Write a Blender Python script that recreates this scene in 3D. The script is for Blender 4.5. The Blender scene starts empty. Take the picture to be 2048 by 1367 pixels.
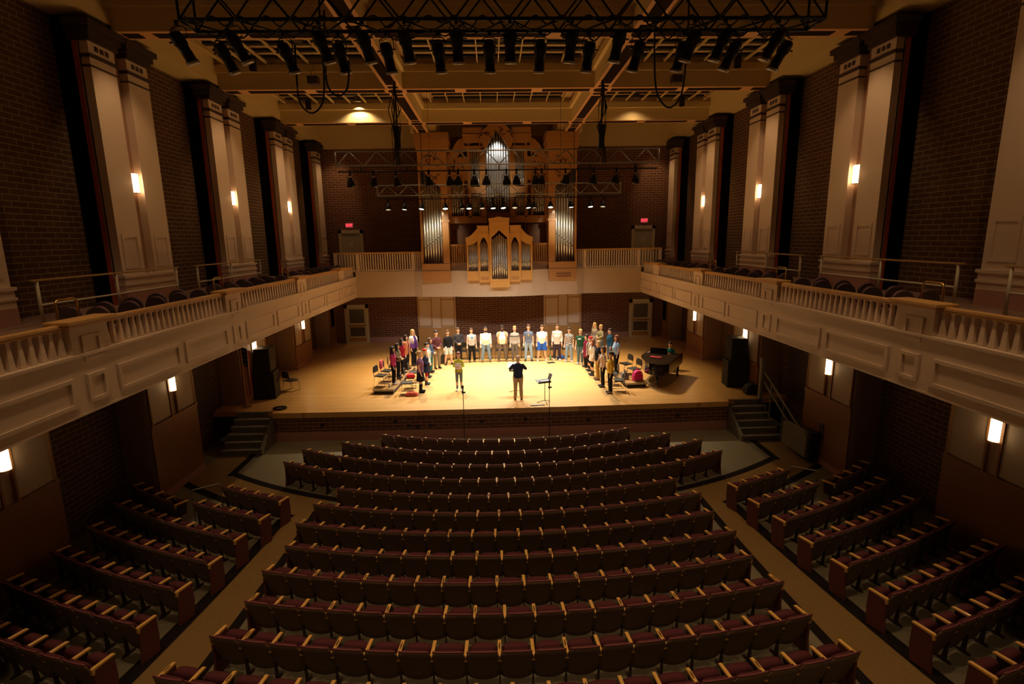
import bpy, bmesh, math, random
from math import sin, cos, pi, radians, sqrt, atan2, hypot
from mathutils import Vector, Matrix
random.seed(7)
S = bpy.context.scene
COL = S.collection

# ------------------------------------------------------------------ camera, exposure, world, main lights
CAMX, CAMZ = -0.342, 6.173
def cam_axis(v):
    x, y, z = v
    cr, sr = cos(-0.0162), sin(-0.0162); x, z = cr*x - sr*z, sr*x + cr*z
    cp, sp = cos(-0.1930), sin(-0.1930); y, z = cp*y - sp*z, sp*y + cp*z
    cy, sy = cos(-0.03265), sin(-0.03265); x, y = cy*x - sy*y, sy*x + cy*y
    return Vector((x, y, z))
cd = bpy.data.cameras.new('camera'); cam = bpy.data.objects.new('camera', cd); COL.objects.link(cam)
R_, U_, F_ = cam_axis((1, 0, 0)), cam_axis((0, 0, 1)), cam_axis((0, 1, 0))
M_ = Matrix((R_, U_, -F_)).transposed().to_4x4(); M_.translation = Vector((CAMX, 0, CAMZ))
cam.matrix_world = M_
cd.sensor_fit = 'HORIZONTAL'; cd.sensor_width = 36; cd.lens = 1060.32/2048*36
cd.clip_start = .05; cd.clip_end = 200
S.camera = cam
S.view_settings.view_transform = 'Standard'; S.view_settings.look = 'None'
S.view_settings.exposure = 0.2; S.view_settings.gamma = 1.0
S.view_settings.use_curve_mapping = False
w = bpy.data.worlds.new('world'); S.world = w; w.use_nodes = True
w.node_tree.nodes['Background'].inputs[0].default_value = (1, .55, .25, 1)
w.node_tree.nodes['Background'].inputs[1].default_value = 0.004

HOUSE = (1.0, .61, .29)
STAGE = (1.0, .94, .85)
def lamp(kind, name, loc, energy, color, target=None, size=.15, angle=60, blend=.5):
    l = bpy.data.lights.new(name, kind); o = bpy.data.objects.new(name, l); COL.objects.link(o)
    o.location = loc; l.energy = energy; l.color = color
    if kind == 'SPOT':
        l.spot_size = radians(angle); l.spot_blend = blend; l.shadow_soft_size = size
    elif kind == 'POINT':
        l.shadow_soft_size = size
    if target is not None:
        d = Vector(target) - Vector(loc); o.rotation_euler = d.to_track_quat('-Z', 'Y').to_euler()
    return o
# stage wash from the two upstage trusses (their lit fixtures)
for x in (-2.7, -.6, .7, 2.8):
    lamp('SPOT', 'stage_wash', (x, 25.9, 7.45), 2250, STAGE, (x*.7, 22.9, 0), .15, 80, 1)
for x in (-4.4, 4.4):
    lamp('SPOT', 'stage_wash_side', (x, 25.9, 7.45), 2700, (1, .70, .33), (x*.85, 24.0, 0), .15, 92, .9)
for x in (-4.0, -1.4, 1.4, 4.0):
    lamp('SPOT', 'stage_front', (x, 19.8, 7.9), 780, STAGE, (x*.66, 25.6, .8), .15, 74, 1)
# two dim spots on the large truss reach the front of the choir
for x in (-3.1, 3.1):
    lamp('SPOT', 'front_of_house', (x, 11.0, 9.1), 800, STAGE, (x*.35, 22.5, .6), .1, 30, 1)
# organ accents: a lamp behind the centre gable, two more on the stage side truss
lamp('SPOT', 'organ_accent', (0, 29.72, 11.35), 34, (1, .96, .88), (0, 30.05, 9.0), .08, 110, .9)
for s in (-1, 1):
    lamp('SPOT', 'organ_accent', (s*3.2, 26.4, 7.6), 260, (1, .8, .5), (s*3.2, 29, 6.6), .1, 45, 1)
    lamp('SPOT', 'organ_accent', (s*.9, 26.4, 7.6), 200, (1, .85, .6), (s*.7, 29.8, 9.2), .1, 30, 1)
# dimmed house downlights in the ceiling bays
for x in (-6.3, 0, 6.3):
    for y, e in ((2.0, 360), (7.2, 500), (12.7, 340), (18.3, 150)):
        lamp('SPOT', 'house_downlight', (x, y, 12.2), e, HOUSE, (x*.95, y, 0), .25, 80, .8)
lamp('SPOT', 'house_downlight', (-6.3, 25.82, 12.2), 150, (1, .74, .45), (-6.3, 26.0, 0), .05, 130, .5)
lamp('SPOT', 'house_downlight', (6.3, 25.5, 12.2), 70, (1, .65, .34), (6.3, 25.5, 0), .06, 130, .8)
# added fill spots over each upper pilaster pair, no known fixture
for s in (-1, 1):
    for i in range(-1, 4):
        lamp('SPOT', 'wall_washer', (s*8.4, 15.5 + 5.579*i - 1.2, 11.9), 150, HOUSE, (s*10.0, 15.5 + 5.579*i, 7.5), .12, 62, .7)

# ------------------------------------------------------------------ materials
MATS = {}
def nmat(name):
    m = bpy.data.materials.new(name); m.use_nodes = True
    nt = m.node_tree; return m, nt, nt.nodes['Principled BSDF']
def mat(name, c, rough=.6, metal=0, emit=None, estr=0, var=0.0, scale=8.0, coat=0, spec=.5):
    if name in MATS: return MATS[name]
    m, nt, b = nmat(name)
    b.inputs['Base Color'].default_value = (*c, 1); b.inputs['Roughness'].default_value = rough
    b.inputs['Metallic'].default_value = metal; b.inputs['Coat Weight'].default_value = coat
    b.inputs['Specular IOR Level'].default_value = spec
    if emit: b.inputs['Emission Color'].default_value = (*emit, 1); b.inputs['Emission Strength'].default_value = estr
    if var:
        tc = nt.nodes.new('ShaderNodeTexCoord'); n = nt.nodes.new('ShaderNodeTexNoise'); n.inputs['Scale'].default_value = scale
        r = nt.nodes.new('ShaderNodeMix'); r.data_type = 'RGBA'
        r.inputs['A'].default_value = (*[v*(1-var) for v in c], 1); r.inputs['B'].default_value = (*[min(1, v*(1+var)) for v in c], 1)
        nt.links.new(tc.outputs['Object'], n.inputs['Vector']); nt.links.new(n.outputs['Fac'], r.inputs['Factor'])
        nt.links.new(r.outputs['Result'], b.inputs['Base Color'])
    MATS[name] = m; return m
def axis_vec(nt, axes, sc=(1, 1)):
    g = nt.nodes.new('ShaderNodeNewGeometry'); s = nt.nodes.new('ShaderNodeSeparateXYZ'); c = nt.nodes.new('ShaderNodeCombineXYZ')
    nt.links.new(g.outputs['Position'], s.inputs[0])
    nt.links.new(s.outputs[axes[0]], c.inputs[0]); nt.links.new(s.outputs[axes[1]], c.inputs[1])
    return c
def brick(name, axes, c1, c2, cm, bw=.42, rh=.135, mortar=.012, rough=.85, off=.5):
    if name in MATS: return MATS[name]
    m, nt, b = nmat(name); c = axis_vec(nt, axes)
    t = nt.nodes.new('ShaderNodeTexBrick'); t.offset = off
    for k, v in (('Color1', c1), ('Color2', c2), ('Mortar', cm)): t.inputs[k].default_value = (*v, 1)
    t.inputs['Scale'].default_value = 1; t.inputs['Mortar Size'].default_value = mortar; t.inputs['Mortar Smooth'].default_value = .1
    t.inputs['Brick Width'].default_value = bw; t.inputs['Row Height'].default_value = rh; t.inputs['Bias'].default_value = 0
    nt.links.new(c.outputs[0], t.inputs['Vector']); nt.links.new(t.outputs['Color'], b.inputs['Base Color'])
    b.inputs['Roughness'].default_value = rough; b.inputs['Specular IOR Level'].default_value = .25
    if mortar > .008:
        bp = nt.nodes.new('ShaderNodeBump'); bp.inputs['Strength'].default_value = .3; bp.inputs['Distance'].default_value = .01; bp.invert = True
        nt.links.new(t.outputs['Fac'], bp.inputs['Height']); nt.links.new(bp.outputs[0], b.inputs['Normal'])
    MATS[name] = m; return m
def wood(name, c, c2, axes=('X', 'Z'), stretch=(14, 1.2), rough=.4, coat=.1):
    if name in MATS: return MATS[name]
    m, nt, b = nmat(name); c0 = axis_vec(nt, axes)
    mp = nt.nodes.new('ShaderNodeMapping'); mp.inputs['Scale'].default_value = (stretch[0], stretch[1], 1)
    n = nt.nodes.new('ShaderNodeTexNoise'); n.inputs['Scale'].default_value = 1.6; n.inputs['Detail'].default_value = 4
    r = nt.nodes.new('ShaderNodeMix'); r.data_type = 'RGBA'; r.inputs['A'].default_value = (*c, 1); r.inputs['B'].default_value = (*c2, 1)
    nt.links.new(c0.outputs[0], mp.inputs['Vector']); nt.links.new(mp.outputs[0], n.inputs['Vector'])
    nt.links.new(n.outputs['Fac'], r.inputs['Factor']); nt.links.new(r.outputs['Result'], b.inputs['Base Color'])
    b.inputs['Roughness'].default_value = rough; b.inputs['Coat Weight'].default_value = coat
    MATS[name] = m; return m
def pattern(name, kind, c1, c2, scale=10, rough=.85):
    if name in MATS: return MATS[name]
    m, nt, b = nmat(name); tc = nt.nodes.new('ShaderNodeTexCoord')
    r = nt.nodes.new('ShaderNodeMix'); r.data_type = 'RGBA'; r.inputs['A'].default_value = (*c1, 1); r.inputs['B'].default_value = (*c2, 1)
    if kind == 'stripe':
        t = nt.nodes.new('ShaderNodeTexWave'); t.bands_direction = 'Z'; t.inputs['Scale'].default_value = scale; o = t.outputs['Fac']
    elif kind == 'check':
        t = nt.nodes.new('ShaderNodeTexChecker'); t.inputs['Scale'].default_value = scale; o = t.outputs['Fac']
    elif kind == 'ombre':
        t = nt.nodes.new('ShaderNodeSeparateXYZ'); mr = nt.nodes.new('ShaderNodeMapRange')
        mr.inputs['From Min'].default_value = scale; mr.inputs['From Max'].default_value = scale + .22
        nt.links.new(t.outputs['Z'], mr.inputs['Value']); o = mr.outputs[0]
    elif kind == 'band':
        t = nt.nodes.new('ShaderNodeSeparateXYZ'); mr = nt.nodes.new('ShaderNodeMath'); mr.operation = 'COMPARE'
        mr.inputs[1].default_value = scale; mr.inputs[2].default_value = .022
        nt.links.new(t.outputs['Z'], mr.inputs[0]); o = mr.outputs[0]
    else:
        t = nt.nodes.new('ShaderNodeTexVoronoi'); t.inputs['Scale'].default_value = scale
        rp = nt.nodes.new('ShaderNodeMath'); rp.operation = 'LESS_THAN'; rp.inputs[1].default_value = .42
        nt.links.new(t.outputs['Distance'], rp.inputs[0]); o = rp.outputs[0]
    nt.links.new(tc.outputs['Object'], t.inputs[0])
    nt.links.new(o, r.inputs['Factor']); nt.links.new(r.outputs['Result'], b.inputs['Base Color']); b.inputs['Roughness'].default_value = rough
    MATS[name] = m; return m

CREAM = mat('cream_paint', (.72, .585, .47), .55)
CREAMC = mat('ceiling_paint', (.68, .53, .25), .7)
PINK = mat('mauve_base', (.42, .22, .18), .6)
GREYS = mat('stair_grey', (.19, .18, .14), .7, var=.15)
DARK = mat('dark_panel', (.05, .030, .026), .7)
INLAY = mat('beam_inlay_dark', (.028, .017, .013), .9, spec=.05)
TERRA = mat('beam_soffit_orange', (.66, .37, .17), .7)
BLACK = mat('black_cloth', (.006, .005, .005), .95, spec=.1)
BLKM = mat('black_metal', (.012, .012, .013), .35, .3)
BLKP = mat('black_plastic', (.015, .015, .016), .5)
STEEL = mat('steel', (.55, .54, .52), .3, .9)
BRASS = mat('brass', (.65, .42, .12), .25, 1)
MAHOG = mat('mahogany', (.50, .11, .03), .4, var=.25)
OAK = wood('oak_wainscot', (.24, .11, .035), (.30, .145, .05), ('Y', 'Z'))
OAKX = wood('oak_panel', (.50, .27, .09), (.60, .34, .12), ('X', 'Z'))
RAILW = wood('rail_oak', (.52, .29, .09), (.62, .36, .13), ('Y', 'Z'))
GALC = mat('gallery_cream', (.54, .42, .30), .6)
ORGW = wood('organ_cherry', (.38, .18, .052), (.48, .235, .07), ('X', 'Z'))
ORGD = wood('organ_dark', (.16, .055, .02), (.22, .08, .03), ('X', 'Z'))
PIPE = mat('organ_pipe_metal', (.66, .67, .66), .32, .75)
PIPED = mat('pipe_mouth', (.05, .05, .05), .6, .3)
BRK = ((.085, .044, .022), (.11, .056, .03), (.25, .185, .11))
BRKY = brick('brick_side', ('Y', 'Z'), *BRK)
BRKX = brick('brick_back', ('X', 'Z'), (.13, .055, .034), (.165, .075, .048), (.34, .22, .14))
STAGEW = brick('stage_boards', ('X', 'Y'), (.68, .405, .15), (.58, .335, .115), (.47, .26, .08), 2.6, .075, .002, .42)
STAGEW.node_tree.nodes['Principled BSDF'].inputs['Coat Weight'].default_value = .15
STAGEW.node_tree.nodes['Principled BSDF'].inputs['Coat Roughness'].default_value = .25
FLOORM = mat('house_vinyl', (.215, .195, .135), .5, var=.08, scale=2)
CARPET = mat('aisle_carpet', (.25, .16, .064), .95, var=.25, scale=40, spec=.1)
BORDER = mat('carpet_border', (.016, .012, .012), .95, spec=.1)
GLASSL = mat('lamp_diffuser', (1, .9, .7), .4, emit=(1, .66, .33), estr=9)

# ------------------------------------------------------------------ mesh helpers
class MB:
    def __init__(s): s.v = []; s.f = []; s.smooth = False; s.mi = []
    def add(s, vs, fs, mi=0):
        n = len(s.v); s.v += [tuple(p) for p in vs]; s.f += [tuple(i + n for i in f) for f in fs]; s.mi += [mi]*len(fs); return s
    def box(s, x0, x1, y0, y1, z0, z1, mi=0):
        return s.add([(x0, y0, z0), (x1, y0, z0), (x1, y1, z0), (x0, y1, z0), (x0, y0, z1), (x1, y0, z1), (x1, y1, z1), (x0, y1, z1)],
                     [(3, 2, 1, 0), (4, 5, 6, 7), (0, 1, 5, 4), (1, 2, 6, 5), (2, 3, 7, 6), (3, 0, 4, 7)], mi)
    def tube(s, p0, p1, r0, r1=None, seg=10, cap=True, mi=0):
        p0, p1 = Vector(p0), Vector(p1); r1 = r0 if r1 is None else r1
        d = (p1 - p0); q = d.to_track_quat('Z', 'Y') if d.length > 1e-9 else Matrix.Identity(3).to_quaternion()
        vs = []
        for p, r in ((p0, r0), (p1, r1)):
            for k in range(seg):
                a = 2*pi*k/seg; vs.append(p + q @ Vector((r*cos(a), r*sin(a), 0)))
        fs = [(k, (k+1) % seg, seg + (k+1) % seg, seg + k) for k in range(seg)]
        if cap: fs += [tuple(range(seg))[::-1], tuple(range(seg, 2*seg))]
        return s.add(vs, fs, mi)
    def path(s, pts, r, seg=8, mi=0):
        pts = [Vector(p) for p in pts]; vs = []; n = len(pts)
        for i, p in enumerate(pts):
            d = (pts[min(i+1, n-1)] - pts[max(i-1, 0)]).normalized()
            q = d.to_track_quat('Z', 'Y')
            for k in range(seg):
                a = 2*pi*k/seg; vs.append(p + q @ Vector((r*cos(a), r*sin(a), 0)))
        fs = [(i*seg + k, i*seg + (k+1) % seg, (i+1)*seg + (k+1) % seg, (i+1)*seg + k) for i in range(n-1) for k in range(seg)]
        fs += [tuple(range(seg))[::-1], tuple(range((n-1)*seg, n*seg))]
        return s.add(vs, fs, mi)
    def ball(s, c, r, seg=12, rings=8, mi=0):
        rx, ry, rz = (r, r, r) if not hasattr(r, '__len__') else r
        vs = [(c[0], c[1], c[2] - rz)]
        for i in range(1, rings):
            t = -pi/2 + pi*i/rings
            for k in range(seg):
                a = 2*pi*k/seg; vs.append((c[0] + rx*cos(t)*cos(a), c[1] + ry*cos(t)*sin(a), c[2] + rz*sin(t)))
        vs.append((c[0], c[1], c[2] + rz)); fs = []
        for k in range(seg): fs.append((0, 1 + (k+1) % seg, 1 + k))
        for i in range(rings-2):
            for k in range(seg):
                a = 1 + i*seg; fs.append((a + k, a + (k+1) % seg, a + seg + (k+1) % seg, a + seg + k))
        a = 1 + (rings-2)*seg
        for k in range(seg): fs.append((a + k, a + (k+1) % seg, len(vs)-1))
        return s.add(vs, fs, mi)
    def lathe(s, prof, cx=0, cy=0, seg=16, mi=0):
        vs = []
        for r, z in prof:
            for k in range(seg):
                a = 2*pi*k/seg; vs.append((cx + r*cos(a), cy + r*sin(a), z))
        n = len(prof)
        fs = [(i*seg + k, i*seg + (k+1) % seg, (i+1)*seg + (k+1) % seg, (i+1)*seg + k) for i in range(n-1) for k in range(seg)]
        fs += [tuple(range(seg))[::-1], tuple(range((n-1)*seg, n*seg))]
        return s.add(vs, fs, mi)
    def prism(s, poly, a0, a1, axis='y', mi=0):
        n = len(poly); ar = sum(poly[i][0]*poly[(i+1) % n][1] - poly[(i+1) % n][0]*poly[i][1] for i in range(n))
        def P(u, v, a): return (u, a, v) if axis == 'y' else ((a, u, v) if axis == 'x' else (u, v, a))
        vs = [P(u, v, a0) for u, v in poly] + [P(u, v, a1) for u, v in poly]
        fs = [tuple(range(n)), tuple(range(n, 2*n))[::-1]] + [(i, i+n, (i+1) % n + n, (i+1) % n) for i in range(n)]
        flip = (ar > 0) != (axis == 'y')
        if flip: fs = [f[::-1] for f in fs]
        return s.add(vs, fs, mi)
    def build(s, name, m, parent=None, bevel=0, smooth=False, seg=2):
        me = bpy.data.meshes.new(name); me.from_pydata(s.v, [], s.f)
        for q in (m if isinstance(m, (list, tuple)) else [m]): me.materials.append(q)
        if any(s.mi): me.polygons.foreach_set('material_index', s.mi)
        if smooth: me.polygons.foreach_set('use_smooth', [True]*len(me.polygons))
        me.update()
        o = bpy.data.objects.new(name, me); COL.objects.link(o)
        if parent: o.parent = parent
        if bevel:
            b = o.modifiers.new('bevel', 'BEVEL'); b.width = bevel; b.segments = seg; b.limit_method = 'ANGLE'
        return o
def tag(o, label, cat, group=None, kind=None):
    o['label'] = label; o['category'] = cat
    if group: o['group'] = group
    if kind: o['kind'] = kind
    return o
def thing(name, label, cat, loc=(0, 0, 0), rz=0, group=None):
    o = bpy.data.objects.new(name, None); COL.objects.link(o); o.empty_display_size = .1
    o.location = loc; o.rotation_euler = (0, 0, rz); return tag(o, label, cat, group)
def struct(o, label=None):
    o['kind'] = 'structure'
    if label: o['label'] = label
    return o
def dup(root, loc, rz, label=None, group=None, scale=None):
    r = root.copy(); COL.objects.link(r); r.location = loc; r.rotation_euler = (0, 0, rz)
    if scale: r.scale = scale
    if label: r['label'] = label
    if group: r['group'] = group
    for ch in list(root.children):
        c = ch.copy(); COL.objects.link(c); c.parent = r
        for g in list(ch.children):
            d = g.copy(); COL.objects.link(d); d.parent = c
    return r
ORD = ['', 'first', 'second', 'third', 'fourth', 'fifth', 'sixth', 'seventh', 'eighth', 'ninth', 'tenth', 'eleventh', 'twelfth', 'thirteenth', 'fourteenth',
       'fifteenth', 'sixteenth', 'seventeenth', 'eighteenth', 'nineteenth', 'twentieth', 'twenty-first', 'twenty-second', 'twenty-third', 'twenty-fourth', 'twenty-fifth', 'twenty-sixth', 'twenty-seventh', 'twenty-eighth']
YC = 28.89
def zfloor(R):
    j = max(0.0, (R - 12.45)/.9365)
    return -1.1076 - .0360*j + .00605*j*j
def zf(x, y): return zfloor(hypot(x, y - YC))
# ================================================================== ROOM SHELL
# house floor (dished), aisle carpets and their dark borders
def sheet(name, m, rows, dz=0.0, parent=None):
    """rows: list of rows of (x, y); surface follows the dished floor"""
    b = MB(); n = len(rows[0])
    vs = [(x, y, zf(x, y) + dz) for r in rows for x, y in r]
    fs = [(i*n + k, i*n + k + 1, (i+1)*n + k + 1, (i+1)*n + k) for i in range(len(rows)-1) for k in range(n-1)]
    return b.add(vs, fs).build(name, m, parent, smooth=True)
def lin(a, b, n): return [a + (b - a)*i/(n-1) for i in range(n)]
struct(sheet('floor', FLOORM, [[(x, y) for x in lin(-11, 11, 45)] for y in lin(-1.5, 19.3, 60)]), 'grey vinyl auditorium floor dished toward the stage')
def band(pts, wd, side=1):
    """two parallel polylines offset by wd"""
    out = []
    for i, p in enumerate(pts):
        a = Vector(pts[max(i-1, 0)]); c = Vector(pts[min(i+1, len(pts)-1)]); d = (c - a).normalized()
        nrm = Vector((-d.y, d.x))*side*wd; out.append([(p[0], p[1]), (p[0] + nrm.x, p[1] + nrm.y)])
    return out
def sx(y): return 6.02 + (13.35 - y)*.062
for s, nm in ((-1, 'left'), (1, 'right')):
    ys = lin(2.0, 14.6, 40)
    rows = [[(s*5.46, y), (s*(sx(y) if y < 13.35 else 6.02 + (y-13.35)*1.0), y)] for y in ys]
    t = struct(sheet('floor_carpet_%s' % nm, CARPET, rows, .005), 'tan carpet of the %s aisle' % nm)
    ths = [radians(a) for a in lin(19.5, 37, 14)]
    rows = [[(s*R*sin(th), YC - R*cos(th)) for R in lin(15.45, 16.66, 5)] for th in ths]
    sheet('cross_runner', CARPET, rows, .006, t)
    rows = [[(s*x, y) for x in lin(8.95, 10.05, 4)] for y in lin(15.6, 17.75, 6)]
    sheet('wall_runner', CARPET, rows, .0065, t)
    bd = struct(sheet('floor_border_%s' % nm, BORDER, [[(s*(sx(y) - .02), y), (s*(sx(y) + .26), y)] for y in lin(2.0, 13.3, 36)], .009), 'dark carpet border of the %s aisle' % nm)
    sheet('border', BORDER, [[(s*R*sin(th), YC - R*cos(th)) for R in (16.48, 16.72)] for th in [radians(a) for a in lin(21, 37.3, 12)]], .0095, bd)
    sheet('border', BORDER, [[(s*R*sin(th), YC - R*cos(th)) for R in (15.27, 15.5)] for th in [radians(a) for a in lin(18.5, 35.6, 14)]], .0095, bd)
    sheet('border', BORDER, [[(s*8.8, y), (s*9.03, y)] for y in lin(16.15, 17.85, 5)], .01, bd)
    sheet('border', BORDER, [[(s*5.28, y), (s*5.48, y)] for y in lin(2.0, 13.9, 34)], .0092, bd)

# stage platform
front = [(-8.6 + 17.03*i/24, 18.93 - .12*(1 - (2*i/24 - 1)**2)) for i in range(25)]
poly = [(-10.95, 19.3)] + [(-10.1, 19.3), (-8.62, 19.18)] + front + [(8.52, 19.18), (10.1, 19.3), (10.95, 19.3)]
top = MB(); top.prism(poly + [(10.95, 32.6), (-10.95, 32.6)], -.2, 0.0, 'z')
o = top.build('floor_stage', STAGEW); struct(o, 'honey maple stage floor')
b = MB()
for (xa, ya), (xb, yb) in zip(front, front[1:]):
    b.add([(xa, ya+.05, -.75), (xb, yb+.05, -.75), (xb, yb+.05, -.2), (xa, ya+.05, -.2)], [(0, 1, 2, 3)])
b.box(-8.6, 8.42, 19.05, 19.3, -.75, -.2)
struct(b.build('wall_stage_front', BRKX), 'dark brick face below the stage edge')
b = MB()
for (xa, ya), (xb, yb) in zip(front, front[1:]):
    b.add([(xa, ya+.02, -1.16), (xb, yb+.02, -1.16), (xb, yb+.02, -.76), (xa, ya+.02, -.76), (xa, ya+.2, -.76), (xb, yb+.2, -.76)], [(0, 1, 2, 3), (3, 2, 5, 4)])
struct(b.build('baseboard_stage_front', PINK))
b = MB()
for i, (x, z) in enumerate(((-6.8, -.5), (-4.1, -.42), (-3.6, -.6), (-3.3, -.62), (-2.8, -.6), (-.9, -.5), (.72, -.45), (3.1, -.55), (6.5, -.48))):
    yf = 18.93 - .12*(1 - (x/8.55)**2)
    b.box(x-.07, x+.07, yf+.02, yf+.06, z-.05, z+.05)
struct(b.build('trim_1', BLKP), 'black outlet plates in the brick stage face')

# side stairs: solid flights of six grey steps
for s, nm, x0, x1 in ((-1, 'left', -10.0, -8.66), (1, 'right', 8.54, 9.9)):
    t = thing('stage_steps', 'grey carpeted steps at the %s end of the stage' % nm, 'stairs')
    b = MB()
    for k in range(6):
        y0 = 17.85 + .27*k; b.box(x0, x1, y0, 19.5, -1.16, -.96 + .19*k - (.012 if k == 5 else 0))
    b.build('flight', GREYS, t)
    b = MB()
    for k in range(6):
        y0 = 17.85 + .27*k; z = -.96 + .19*k
        b.box(x0, x1, y0-.015, y0+.02, z-.03, z+.004)
    b.build('nosing', mat('nosing', (.40, .39, .33), .6), t)
    xc = x1 if s < 0 else x0
    b = MB(); b.prism([(17.8, -1.16), (19.3, -1.16), (19.3, -.2), (19.0, -.2), (17.8, -.95)], xc-.045 + s*-.04, xc+.045 + s*-.04, 'x'); b.build('cheek_wall', GREYS, t)

# side walls: brick behind, lower pilaster piers with oak wainscot and cream panels
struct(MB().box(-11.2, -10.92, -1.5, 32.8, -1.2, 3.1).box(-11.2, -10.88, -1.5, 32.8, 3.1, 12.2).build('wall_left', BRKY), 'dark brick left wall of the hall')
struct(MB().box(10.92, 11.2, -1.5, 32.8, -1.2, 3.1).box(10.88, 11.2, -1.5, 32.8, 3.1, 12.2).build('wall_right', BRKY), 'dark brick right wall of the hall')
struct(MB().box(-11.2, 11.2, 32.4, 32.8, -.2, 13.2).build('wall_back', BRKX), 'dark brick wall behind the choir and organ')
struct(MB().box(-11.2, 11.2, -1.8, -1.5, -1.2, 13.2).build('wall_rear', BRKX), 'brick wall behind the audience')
b = MB().box(-5.6, -5.05, 32.36, 32.42, 0, .34).box(-8.0, -5.05, 32.36, 32.42, 0, .34).box(-2.66, 2.66, 32.36, 32.42, 0, .34).box(5.05, 8.0, 32.36, 32.42, 0, .34)
struct(b.build('baseboard_back', PINK))
def sgn(s, a, b): return (s*a, s*b) if s > 0 else (s*b, s*a)
def sbox(B, s, x0, x1, y0, y1, z0, z1, mi=0):
    a, c = sgn(s, x0, x1); return B.box(a, c, y0, y1, z0, z1, mi)
LAMPN = {-1: 'left', 1: 'right'}
for s in (-1, 1):
    nm = LAMPN[s]; b = MB(); wn = MB(); cp = MB(); fr = MB(); bs = MB()
    for i in range(-2, 4):
        y0 = 14.5 + 5.56*i; y1 = y0 + 2.33; zb = -1.16 if y0 < 18.5 else 0.0
        if i == 3: y1 = 32.4
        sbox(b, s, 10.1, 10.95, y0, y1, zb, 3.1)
        sbox(wn, s, 10.045, 10.1, y0, y1, zb+.22, 1.05); sbox(bs, s, 10.03, 10.1, y0-.01, y1+.01, zb, zb+.22)
        for k in (0, 1):
            ya = y0 + .10 if k == 0 else y1 - .98
            sbox(cp, s, 10.05, 10.1, ya, ya + .88, 1.16, 3.05)
            for q in ((ya-.05, ya, 1.1, 3.1), (ya+.88, ya+.93, 1.1, 3.1)): sbox(fr, s, 10.02, 10.1, q[0], q[1], q[2], q[3])
        sbox(fr, s, 10.01, 10.1, y0, y1, 1.05, 1.12)
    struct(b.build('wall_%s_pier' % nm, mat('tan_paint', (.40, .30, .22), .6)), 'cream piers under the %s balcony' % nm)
    struct(wn.build('trim_%d' % (2 if s < 0 else 3), OAK), 'oak wainscot on the lower %s wall' % nm)
    struct(cp.build('trim_%d' % (4 if s < 0 else 5), mat('tan_panel', (.46, .37, .27), .6))); struct(fr.build('trim_%d' % (6 if s < 0 else 7), OAK)); struct(bs.build('baseboard_%s' % nm, PINK))
    # dark doors recessed between stage piers
    d = MB(); sbox(d, s, 10.86, 10.93, 17.6, 19.4, 0, 2.3); struct(d.build('door_%d' % (1 if s < 0 else 2), mat('dark_door', (.05, .03, .02), .5)))
    c = MB()
    for ya, yb in ((22.45, 22.75), (27.95, 28.2)): sbox(c, s, 10.3, 10.95, ya, yb, 0, 3.1)
    struct(c.build('trim_%d' % (8 if s < 0 else 9), CREAM), 'cream door casings on the %s stage wall' % nm)

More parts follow.
